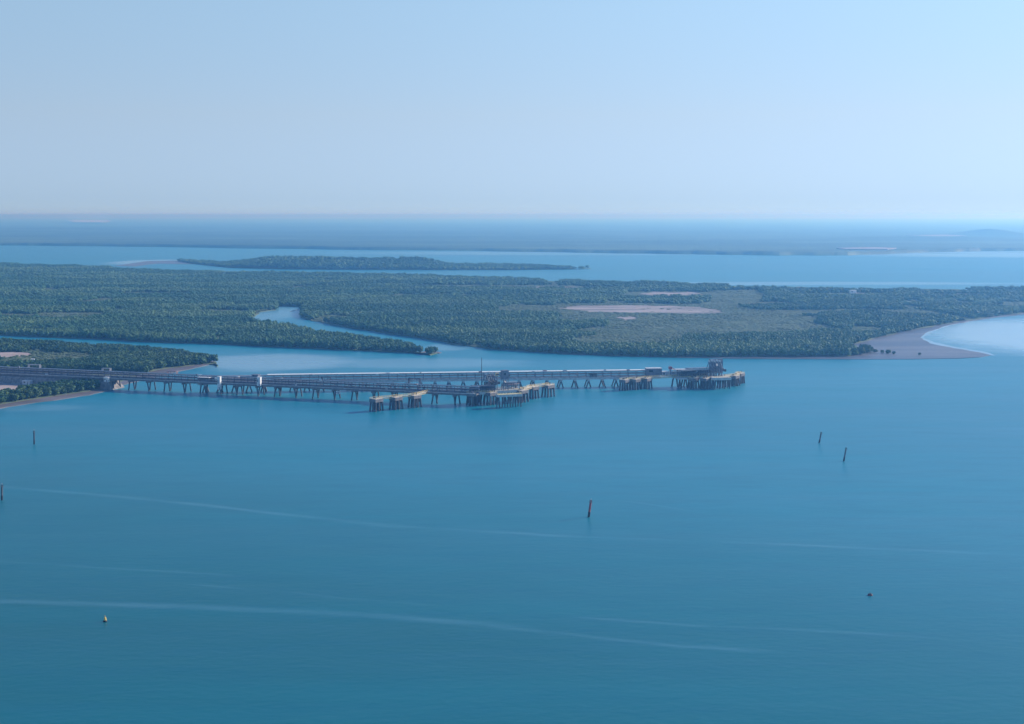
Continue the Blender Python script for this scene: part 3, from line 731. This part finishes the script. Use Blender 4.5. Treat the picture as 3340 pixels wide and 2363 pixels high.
# expansion loops standing over the pipe rack
def loop(p, w, h, rz, label, mt='pipe_dark'):
    r = empty("pipe_loop", (p.x, p.y, p.z), rz); tag(r, label, "pipe loop", "expansion loops over the pipe racks")
    for k in range(3):
        y = k*1.1; mb = MB(); mb.tube((-w/2, y, 0), (-w/2, y, h), .26); mb.tube((-w/2, y, h), (w/2, y, h), .26); mb.tube((w/2, y, h), (w/2, y, 0), .26); mb.build("pipe", M[mt], r)
    mb = MB()
    for s_ in (-.3, .3): mb.bar((w*s_, -.5, 0), (w*s_, -.5, h-.3), .2); mb.bar((w*s_, 2.7, 0), (w*s_, 2.7, h-.3), .2); mb.bar((w*s_, -.5, h-.45), (w*s_, 2.7, h-.45), .2)
    mb.build("support", M['dark_steel'], r)
loop(on_main(1350, 2.0, 14.8), 9.5, 4.6, ANG1, "dark square pipe loop rising from the nearer rack close to the first berth")
loop(on_main(1062, 2.0, 14.8), 8.0, 2.6, ANG1, "low dark pipe loop midway along the nearer rack")
loop(on_main(560, 1.0, 14.8), 9.0, 2.4, ANG1, "pinkish pipe loop on the nearer rack just off the shore", 'pipe_rust')
loop(on_main(345, 1.0, 14.8), 8.0, 2.4, ANG1, "pale pipe loop on the rack above the abutment cabin", 'pipe')
loop(on_main(110, 1.0, 14.8), 12.0, 3.0, ANG1, "pale wide pipe loop over the causeway near the sheds", 'pipe')
cabin("substation", on_branch(1935, -2.0, 9.0), (6.0, 3.0, 3.4), ANG2, "small dark equipment room on the paler trestle's deck", wall='dark_steel', roof='grey_steel')

# ------------------------------------------------------------------ dolphins, platforms, catwalks
def make_dolphin(w, d, top, rz, p, label, nx=3, ny=3, deck='tan_deck', group="piled dolphins of the berths", name="mooring_dolphin"):
    r = empty(name, (p.x, p.y, 0), rz); tag(r, label, "dolphin", group)
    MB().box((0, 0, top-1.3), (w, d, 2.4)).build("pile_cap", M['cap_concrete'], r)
    MB().box((0, 0, top+.03), (w-.5, d-.5, .26)).build("deck", M[deck], r)
    for i in range(nx):
        for j in range(ny):
            if nx > 2 and ny > 2 and i == 1 and j == 1: continue
            x = (i/(nx-1)-.5)*(w-1.6); y = (j/(ny-1)-.5)*(d-1.6)
            MB().tube((x*1.22, y*1.22, -2), (x, y, top-2.4), .72, n=10).build("pile", M['pile'], r)
    mb = MB(); hx, hy = w/2-.15, d/2-.15
    for a_, b_ in (((-hx,-hy),(hx,-hy)),((hx,-hy),(hx,hy)),((hx,hy),(-hx,hy)),((-hx,hy),(-hx,-hy))): railing_mb(mb, (*a_, top+.1), (*b_, top+.1), 1.1, 2.2, .09)
    mb.build("railing", M['yellow'], r)
    mb = MB(); mb.lathe([(.45,0),(.45,.6),(.28,.8),(.28,1.2),(.5,1.4),(.5,1.7),(.2,1.8)], (w*.15, -d*.1, top+.15)); mb.box((-w*.15, d*.12, top+.7), (1.1, 1.6, 1.1)); mb.build("mooring_hook", M['black'], r)
    mb = MB(); mb.box((w/2+.45, 0, top-2.6), (.7, d*.55, 3.2)); mb.build("fender", M['dark_steel'], r)
    return r
RZD = R(52)
D1 = [(1228,1347,"outermost shoreward mooring dolphin of the first berth, standing nearest the camera"),(1292,1341,"middle one of the three mooring dolphins joined by a catwalk ahead of the first berth"),(1353,1335,"third of the three catwalk linked mooring dolphins, closest to the first loading platform")]
dl = []
for xs, ys, lb in D1:
    p = W(xs, ys-6); dl.append(p); make_dolphin(8.6, 6.6, 9.6, RZD, p, lb)
D1b = [(1545,1327,10.,"broad breasting dolphin at the shoreward corner of the first berth platform"),(1600,1325,9.,"breasting dolphin under the dark manifold of the first berth"),(1702,1317,9.,"breasting dolphin beside the yellow deck of the first berth"),(1738,1305,8.,"smaller dolphin just beyond the yellow deck of the first berth"),(1788,1299,9.2,"last mooring dolphin of the first berth, alone at the end of its catwalk")]
dp = []
for xs, ys, w, lb in D1b:
    p = W(xs, ys-5); dp.append(p); make_dolphin(w, 7, 9.8, RZD, p, lb)
D2 = [(2038,1278,8.2,"first of three close set mooring dolphins shoreward of the second berth"),(2072,1276,8.2,"middle of the three close set mooring dolphins by the second berth"),(2109,1273,8.2,"third close set mooring dolphin, next to the second berth's pile bents"),(2262,1272,9.,"breasting dolphin in shade below the second berth's manifold"),(2300,1273,7.,"dolphin with a small lit deck in front of the second berth"),(2358,1268,10.,"broad breasting dolphin below the bright deck of the second berth"),(2396,1264,8.,"dolphin near the seaward end of the second berth"),(2413,1256,7.,"outermost small dolphin at the very end of the second berth")]
d2 = []
for xs, ys, w, lb in D2:
    p = W(xs, ys-5); d2.append(p); make_dolphin(w, 6.5, 9.2, RZD, p, lb)
def catwalk(a, b, z, label, w=1.8, deck='tan_deck'):
    a = Vector((a.x, a.y, 0)); b = Vector((b.x, b.y, 0)); L = (b-a).length; ang = math.atan2(b.y-a.y, b.x-a.x)
    r = empty("catwalk", (a.x, a.y, z), ang); tag(r, label, "catwalk", "catwalks linking dolphins and platforms")
    MB().box((L/2, 0, .1), (L, w, .25)).build("deck", M[deck], r)
    for s_ in (-1, 1):
        mb = MB(); railing_mb(mb, (0, s_*w/2, .2), (L, s_*w/2, .2), 1.2, 2.5, .1); mb.bar((0, s_*w/2, -.9), (L, s_*w/2, -.9), .22)
        n = int(L/2.5)
        for k in range(n): mb.bar((L*k/n, s_*w/2, -.9 if k % 2 else .1), (L*(k+1)/n, s_*w/2, .1 if k % 2 else -.9), .12)
        mb.build("railing", M['yellow'], r)
catwalk(dl[0], dl[1], 9.9, "lit catwalk between the outermost and middle shoreward dolphins")
catwalk(dl[1], dl[2], 9.9, "lit catwalk between the middle and third shoreward dolphins")
catwalk(dl[2], W(1398, 1318), 9.9, "short catwalk joining the third shoreward dolphin to the nearer trestle")
catwalk(dp[0], dp[1], 10.1, "catwalk in front of the dark manifold of the first berth", 3.0, 'yellow')
catwalk(dp[2], dp[3], 10.1, "short catwalk past the yellow deck of the first berth", 3.0)
catwalk(dp[3], dp[4], 10.1, "sunlit catwalk out to the last dolphin of the first berth", 2.4)
catwalk(d2[0], d2[1], 9.5, "catwalk between the first and middle dolphins before the second berth", 2.4)
catwalk(d2[1], d2[2], 9.5, "catwalk between the middle and third dolphins before the second berth", 2.4)
catwalk(d2[2], W(2225, 1262), 9.5, "long catwalk from the third close set dolphin to the second platform", 1.8)
catwalk(d2[5], d2[6], 9.5, "bright catwalk from the broad dolphin towards the berth's end", 2.6)
catwalk(d2[6], d2[7], 9.5, "last short catwalk at the end of the second berth", 2.0)

def platform(p, w, d, z, rz, label, nx, ny, deck='concrete'):
    r = empty("loading_platform", (p.x, p.y, 0), rz); tag(r, label, "platform", "loading platforms of the berths")
    MB().box((0, 0, z-.9), (w, d, 1.6)).build("slab", M['pale_concrete'], r)
    MB().box((0, 0, z+.02), (w-.4, d-.4, .28)).build("deck", M[deck], r)
    for i in range(nx):
        for j in range(ny):
            x = (i/(nx-1)-.5)*(w-2); y = (j/(ny-1)-.5)*(d-2)
            s_ = 1 if (i+j) % 2 else -1
            MB().tube((x+s_*1.6, y, -2), (x, y, z-1.7), .7, n=10).build("pile", M['pile'], r)
    mb = MB(); hx, hy = w/2-.15, d/2-.15
    for a_, b_ in (((-hx,-hy),(hx,-hy)),((hx,-hy),(hx,hy)),((hx,hy),(-hx,hy)),((-hx,hy),(-hx,-hy))): railing_mb(mb, (*a_, z+.15), (*b_, z+.15), 1.1, 3, .1)
    mb.build("railing", M['yellow'], r)
    return r
def module(p, w, d, h, rz, label, levels=2, mt='dark_steel', seed=1, name="pipe_manifold"):
    """open steel module: columns, beams, decks, vessels and pipes"""
    r = empty(name, (p.x, p.y, p.z), rz); tag(r, label, "pipe manifold", "pipe manifolds on the berths")
    rr = random.Random(seed); mb = MB(); nx = max(2, int(w/4)); lh = h/levels
    for i in range(nx+1):
        for y in (-d/2, 0, d/2): mb.bar((-w/2+w*i/nx, y, 0), (-w/2+w*i/nx, y, h), .35)
    for l in range(1, levels+1):
        for y in (-d/2, 0, d/2): mb.bar((-w/2, y, l*lh), (w/2, y, l*lh), .35)
        for i in range(nx+1): mb.bar((-w/2+w*i/nx, -d/2, l*lh), (-w/2+w*i/nx, d/2, l*lh), .3)
    for i in range(nx):
        if i % 2 == 0: mb.bar((-w/2+w*i/nx, -d/2, 0), (-w/2+w*(i+1)/nx, -d/2, lh), .18)
    mb.build("frame", M[mt], r)
    for l in range(1, levels+1): MB().box((0, 0, l*lh+.22), (w*.92, d*.9, .1)).build("grating", M[mt], r)
    for k in range(5):
        y = -d/2+d*(k+.5)/5; z = rr.choice([.8, 1.2, lh+.9, lh*1.5]); MB().tube((-w/2-.6, y, z), (w/2+.4, y, z), rr.uniform(.25, .45)).build("pipe", M[rr.choice(['pipe', 'pipe_dark', 'pipe_rust', 'pipe_dark'])], r)
    for k in range(max(2, nx-1)):
        x = -w/2 + w*(k+.6)/nx
        MB().lathe([(.2,0),(.9,.25),(.9,lh*.62),(.2,lh*.75)], (x, rr.uniform(-d*.25, d*.25), rr.choice([.1, lh+.3]))).build("vessel", M[rr.choice(['grey_steel', 'pipe_dark', 'pale_steel'])], r)
    return r
def loading_arm(p, rz, h, label, mt='grey_steel', lean=.25):
    r = empty("marine_loader", (p.x, p.y, p.z), rz); tag(r, label, "loading arm", "stowed marine loading arms")
    MB().tube((0, 0, 0), (0, 0, h*.58), .62, .5, 12).build("riser", M[mt], r)
    MB().lathe([(.9,0),(.9,.3),(.65,.5)], (0, 0, 0)).build("base_flange", M['dark_steel'], r)
    e = Vector((0, -h*lean*.6, h)); MB().tube((0, 0, h*.56), e, .45, .36, 10).build("inboard_arm", M[mt], r)
    o_ = Vector((0, -h*lean*1.5, h*.42)); MB().tube(e, o_, .36, .3, 10).build("outboard_arm", M[mt], r)
    mb = MB(); mb.tube((0, 0, h*.58), (0, h*lean*.9, h*.40), .4, .4); mb.box((0, h*lean*.95, h*.38), (1.5, 1.6, 2.2)); mb.build("counterweight", M['dark_steel'], r)
    mb = MB(); mb.bar((.5, .1, h*.62), e + Vector((.5, .2, .3)), .16); mb.tube(e + Vector((-.5, 0, 0)), e + Vector((.5, 0, 0)), .9, n=12); mb.build("pantograph", M['pale_steel'], r)
    mb = MB(); mb.tube(o_, o_ + Vector((0, .1, -1.6)), .42, .5); mb.build("coupler", M['dark_steel'], r)
    return r
def lattice_tower(p, w, h, rz, label, mt='grey_steel', name="gangway_tower", cat="tower"):
    r = empty(name, (p.x, p.y, p.z), rz); tag(r, label, cat)
    mb = MB(); n = max(2, int(h/w/.9)); q = [(-w/2,-w/2),(w/2,-w/2),(w/2,w/2),(-w/2,w/2)]
    for x, y in q: mb.bar((x, y, 0), (x, y, h), .3)
    for k in range(n):
        z0, z1 = h*k/n, h*(k+1)/n
        for i in range(4):
            a_, b_ = q[i], q[(i+1) % 4]; mb.bar((*a_, z1), (*b_, z1), .22); mb.bar((*(a_ if k % 2 else b_), z0), (*(b_ if k % 2 else a_), z1), .16)
    mb.build("lattice", M[mt], r)
    MB().box((0, 0, h+.15), (w*1.35, w*1.35, .3)).build("top_platform", M['grey_steel'], r)
    mb = MB(); 
    for k in range(n): mb.box((0, (-1 if k % 2 else 1)*w*.18, h*(k+.5)/n), (w*.3, w*.62, .12), mat=Matrix.Rotation((.6 if k % 2 else -.6), 3, 'X'))
    mb.build("stairs", M['pale_steel'], r)
    return r
# --- first berth
RZ1 = R(31)
Z1 = 10.2
pc = Vector((-12, 1122.8, 0))
platform(pc, 44, 17, Z1, RZ1, "piled platform of the first berth with a manifold and loading arms", 7, 3)
yd = W(1660, 1286, 10.4)
module(Vector((W(1572, 1290, Z1).x, 1112.6, Z1+.2)), 19, 9, 4.2, R(2), "dark two storey pipe manifold at the end of the nearer trestle", 2, 'dark_steel', 3)
module(Vector((W(1600, 1270, Z1).x, 1127, Z1+.2)), 8, 7, 10.6, RZ1, "darker taller manifold frame below the stowed arms of the first berth", 3, 'dark_steel', 5)
module(Vector((W(1668, 1262, Z1).x, 1131, Z1+.2)), 11, 7, 5.0, RZ1, "low purplish manifold beside the gangway tower", 2, 'grey_steel', 9)
r = empty("breasting_platform", (yd.x, yd.y+1, 0), RZ1*.6); tag(r, "bright yellow walled deck in front of the first berth's gangway tower", "deck")
MB().box((0, 0, 9.3), (20, 6, 1.8)).build("slab", M['pale_concrete'], r); MB().box((0, 0, 10.35), (19.4, 5.4, .3)).build("deck", M['yellow'], r)
for i in range(5): MB().tube(((i-2)*4.4+.8, -1.6, -2), ((i-2)*4.4, -1.6, 8.4), .5).build("pile", M['pile'], r)
for i in range(5): MB().tube(((i-2)*4.4-.8, 1.8, -2), ((i-2)*4.4, 1.8, 8.4), .5).build("pile", M['pile'], r)
mb = MB(); railing_mb(mb, (-9.6, -2.8, 10.4), (9.6, -2.8, 10.4), 1.2, 1.6, .14); railing_mb(mb, (9.6, -2.8, 10.4), (9.6, 2.8, 10.4), 1.2, 1.6, .14); mb.build("railing", M['yellow'], r)
gt = W(1646, 1283, Z1); lattice_tower(Vector((gt.x, 1118.7, Z1+.2)), 4.0, 9.0, RZ1, "lattice gangway tower with stairs at the first berth")
cabin("control_cabin", Vector((gt.x, 1118.7, Z1+9.5)), (5.0, 4.6, 6.6), RZ1, "grey boxy cabin topping the gangway tower of the first berth", wall='grey_steel', roof='grey_steel')
for k, (xs, h, lb) in enumerate([(1592, 13.0, "first stowed loading arm of the first berth, closest to the slender mast"), (1603, 13.6, "second stowed loading arm of the first berth"), (1614, 12.8, "third stowed loading arm of the first berth, beside the yellow winch")]):
    q = W(xs, 1278, Z1); loading_arm(Vector((q.x, 1121.7+k*2, Z1+.2)), R(-60), h, lb, 'grey_steel', .30)
r = empty("winch_unit", (W(1622, 1240).x*.0 + (1622-CX)/FPX*1137, 1121.7, Z1+9.2), .3); tag(r, "small yellow winch unit high beside the gangway tower cabin", "winch")
MB().box((0, 0, 3.4), (2.6, 2, 2.2)).build("housing", M['yellow'], r); MB().tube((0, 0, -9), (0, 0, 2.3), .4).build("post", M['grey_steel'], r); MB().tube((-1, -1.3, 3.6), (1, -1.3, 3.6), .6, n=12).build("drum", M['dark_steel'], r)
mp = W(1571, 1262, 13.0)
r = empty("mast", ((1571.5-CX)/FPX*1137, 1124.8, Z1), 0); tag(r, "slender lightning mast, the tallest pole, at the first berth", "mast")
MB().lathe([(.42,0),(.36,9),(.28,18),(.2,25.2),(.05,26.2)], n=10).build("pole", M['dark_steel'], r); MB().box((0, 0, .15), (1.6, 1.6, .3)).build("base_plate", M['concrete'], r)
mb = MB(); 
for k in range(4): mb.bar((math.cos(k*1.57)*1.4, math.sin(k*1.57)*1.4, 0), (0, 0, 4.5), .12)
mb.build("brace", M['dark_steel'], r)
# --- second berth
RZ2 = R(16)
pc2 = Vector(((2265-CX)/FPX*1236, 1226.5, 0))
platform(pc2, 36, 17, 9.4, RZ2, "piled platform of the second berth crowded with pipework", 7, 3)
q2 = lambda xs, D: (xs-CX)/FPX*(D*math.cos(PITCH)+145*math.sin(PITCH))
module(Vector((q2(2262, 1222.4), 1222.4, 9.7)), 27, 9, 5.4, RZ2, "dark long pipe manifold in the middle of the second berth", 2, 'dark_steel', 21)
module(Vector((q2(2215, 1230.6), 1230.6, 8.7)), 16, 8, 6.2, ANG2, "paler manifold where the farther trestle meets the second berth", 3, 'pale_steel', 23)
module(Vector((q2(2280, 1234.6), 1234.6, 9.7)), 24, 6, 5.9, RZ2, "tall grey manifold frame behind the dark one on the second berth", 3, 'grey_steel', 27)
cabin("equipment_building", Vector((q2(2131, 1229.6), 1229.6, 8.7)), (13.4, 8, 5.6), ANG2, "flat roofed grey equipment building on stilts over the farther trestle", legs=1.8, wall='grey_steel', roof='pale_steel', cat="building")
cabin("equipment_building", Vector((q2(2168, 1231.6), 1231.6, 8.7)), (6.0, 6, 4.2), ANG2, "small pale building on the trestle beside the red topped crane", wall='pale_steel', roof='pale_steel', cat="building")
r = empty("deck_crane", (q2(2186, 1225.5), 1225.5, 9.4), .4); tag(r, "small deck crane with a red cab at the root of the second berth", "crane")
MB().tube((0, 0, 0), (0, 0, 6.2), .8, .6).build("pedestal", M['grey_steel'], r); MB().box((0, 0, 7.3), (2.6, 2.2, 2.2)).build("cab", M['red'], r)
mb = MB(); mb.bar((1, 0, 7.5), (7.5, 0, 4.4), .5); mb.bar((0, 0, 8.4), (-1.4, 0, 9.4), .3); mb.bar((-1.4, 0, 9.4), (7.5, 0, 4.6), .12); mb.build("jib", M['pipe_rust'], r)
bd = Vector((q2(2350, 1214.3), 1214.3, 0))
r = empty("breasting_platform", (bd.x, bd.y, 0), R(10)); tag(r, "bright sunlit deck with yellow rails under the tall arms of the second berth", "deck")
MB().box((0, 0, 8.7), (17, 8, 2.0)).build("slab", M['pale_concrete'], r); MB().box((0, 0, 9.85), (16.4, 7.4, .3)).build("deck", M['tan_deck'], r)
for i in range(4):
    for y in (-2.6, 2.6): MB().tube(((i-1.5)*4.6+.8, y, -2), ((i-1.5)*4.6, y, 7.7), .5).build("pile", M['pile'], r)
mb = MB(); railing_mb(mb, (-8.2, -3.8, 9.9), (8.2, -3.8, 9.9), 1.2, 1.6, .14); mb.build("railing", M['yellow'], r)
for k in range(5):
    loading_arm(Vector((q2(2319+k*8.6, 1220.4+k*.6), 1220.4+k*.6, 9.6)), R(-62), 13.6+(.5 if k % 2 else 0), ["first stowed arm of the five tall arms at the second berth, nearest the manifold", "second of the five tall stowed arms at the second berth", "middle one of the five tall stowed arms at the second berth", "fourth of the five tall stowed arms at the second berth", "outermost of the five tall stowed arms at the second berth, nearest its seaward end"][k], 'grey_steel', .28)
lattice_tower(Vector((q2(2337, 1226.5), 1226.5, 9.6)), 6.0, 13.0, RZ2, "broad grey access tower behind the tall arms of the second berth", 'grey_steel', name="access_tower")
w_ = empty("wind_screen", (q2(2336, 1228), 1231.6, 9.6), RZ2); tag(w_, "large grey clad hose and gangway tower rising over the second berth", "tower")
MB().box((0, 0, 8.1), (12.0, 3.6, 12.4)).build("cladding", M['grey_steel'], w_)
mb = MB()
for a_ in (-4.6, 0, 4.6):
    for b_ in (-1.3, 1.3): mb.bar((a_, b_, 0), (a_, b_, 2.2), .4)
mb.build("leg", M['dark_steel'], w_)

# ------------------------------------------------------------------ channel markers, buoys
def marker(xs, ys, h, lean, band, label, r_=.42, group=None):
    p = W(xs, ys); r = empty("channel_marker", (p.x, p.y, 0)); r.rotation_euler = (0, R(lean), 0)
    tag(r, label, "channel marker", group)
    MB().lathe([(r_,-2),(r_,h*.28)], n=12).build("pile_foot", M['black'], r)
    MB().lathe([(r_*.92,h*.28),(r_*.9,h*.8)], n=12).build("pile", M[band], r)
    mb = MB(); mb.lathe([(r_*1.4,h*.8),(r_*1.4,h*.82)], n=12); railing_mb(mb, (-r_*1.1,-r_*1.1,h*.82), (r_*1.1,-r_*1.1,h*.82), .8, .8, .06); railing_mb(mb, (-r_*1.1,r_*1.1,h*.82), (r_*1.1,r_*1.1,h*.82), .8, .8, .06)
    mb.build("platform", M['dark_steel'], r)
    MB().box((0, 0, h*.88), (r_*1.5, .12, h*.09)).build("daymark", M['red' if band == 'red' else ('green' if band == 'dark_steel' else band)], r)
    MB().lathe([(.1,h*.82),(.1,h*.95),(.2,h*.96),(.2,h),(.05,h*1.02)], n=10).build("lantern", M['pale_steel'], r)
marker(1920, 1687, 9.3, 7.5, 'red', "reddish channel marker pile with a dark foot, in open water below the first berth", .6)
marker(111.5, 1450, 9.8, 1.2, 'pile', "slim dark upright marker pile in the water off the near mud shore", .52)
marker(6, 1632, 9.0, 2.5, 'pale_pile', "marker pile with a pale shaft at the very edge of the view", .55)
marker(2672, 1445, 7.8, 10, 'dark_steel', "leaning dark marker pile, the farther of a pair past the berths", .55)
marker(2752, 1505, 9.2, 9, 'dark_steel', "leaning dark marker pile, the nearer and taller of a pair past the berths", .55)
p = W(343, 2028); r = empty("marker_buoy", (p.x, p.y, 0)); tag(r, "small yellow topped buoy floating near the lowest drift line", "buoy")
MB().lathe([(.35,-.5),(.75,-.2),(.8,.25),(.6,.5),(.3,.6)], n=18).build("float", M['black'], r)
MB().lathe([(.5,.55),(.45,1.1),(.36,1.55),(.12,1.7)], n=16).build("tower", M['buoy'], r)
mb = MB(); mb.bar((-.28,0,1.95), (.28,0,2.3), .07); mb.bar((-.28,0,2.3), (.28,0,1.95), .07); mb.bar((0,0,1.65), (0,0,2.1), .06); mb.build("topmark", M['buoy'], r)
p = W(2838, 1942); r = empty("mooring_buoy", (p.x, p.y, 0)); tag(r, "squat black mooring buoy alone in the open water", "buoy")
MB().lathe([(.6,-.6),(.85,-.3),(.9,.35),(.75,.6),(.2,.68)], n=20).build("float", M['black'], r)
MB().lathe([(.93,.0),(.97,.08),(.97,.2),(.93,.28)], n=20).build("fender_ring", M['red'], r)
mb = MB(); mb.tube((-.2,0,.6), (-.2,0,1.0), .06); mb.tube((.2,0,.6), (.2,0,1.0), .06); mb.tube((-.24,0,1.0), (.24,0,1.0), .06); mb.build("mooring_eye", M['dark_steel'], r)

# ------------------------------------------------------------------ fallen trees in the creek bend
for i, (xs, ys, L_, a_, lb) in enumerate([(955,1017,9,.5,"pale fallen trunk lying in the creek bend, farthest from the bank"),(972,1012,8,.9,"pale fallen trunk lying in the creek bend between two others"),(984,1006,11,1.0,"dark leafless snag in the creek bend closest to the bank")]):
    p = W(xs, ys); r = empty("fallen_tree", (p.x, p.y, 0), a_); tag(r, lb, "fallen tree", "fallen trees in the creek bend")
    MB().tube((-L_/2, 0, .1), (L_/2, 0, 1.6), .55, .25).build("trunk", M['pale_concrete' if i < 2 else 'bark'], r)
    mb = MB()
    for k in range(5): mb.tube((L_*(-.1+k*.12), 0, .8), (L_*(.0+k*.13), (-1)**k*2.2, 2.6+k*.25), .16, .05, 6)
    mb.build("branch", M['bark'], r)

# ------------------------------------------------------------------ haze
m = bpy.data.materials.new("sea_haze"); m.use_nodes = True; nt = m.node_tree; nt.nodes.clear()
out = nt.nodes.new("ShaderNodeOutputMaterial"); pv = nt.nodes.new("ShaderNodeVolumePrincipled")
pv.inputs['Color'].default_value = (.150, .435, .88, 1)
pv.inputs['Absorption Color'].default_value = (.718, .507, .0, 1)
pv.inputs['Density'].default_value = .00015
pv.inputs['Anisotropy'].default_value = .5
nt.links.new(pv.outputs[0], out.inputs['Volume'])
mb = MB(); mb.box((0, 28500, (163-3.5)/2), (118000, 64000, 163+3.5)); tag(mb.build("haze", m), "thin blue sea haze", kind='stuff')
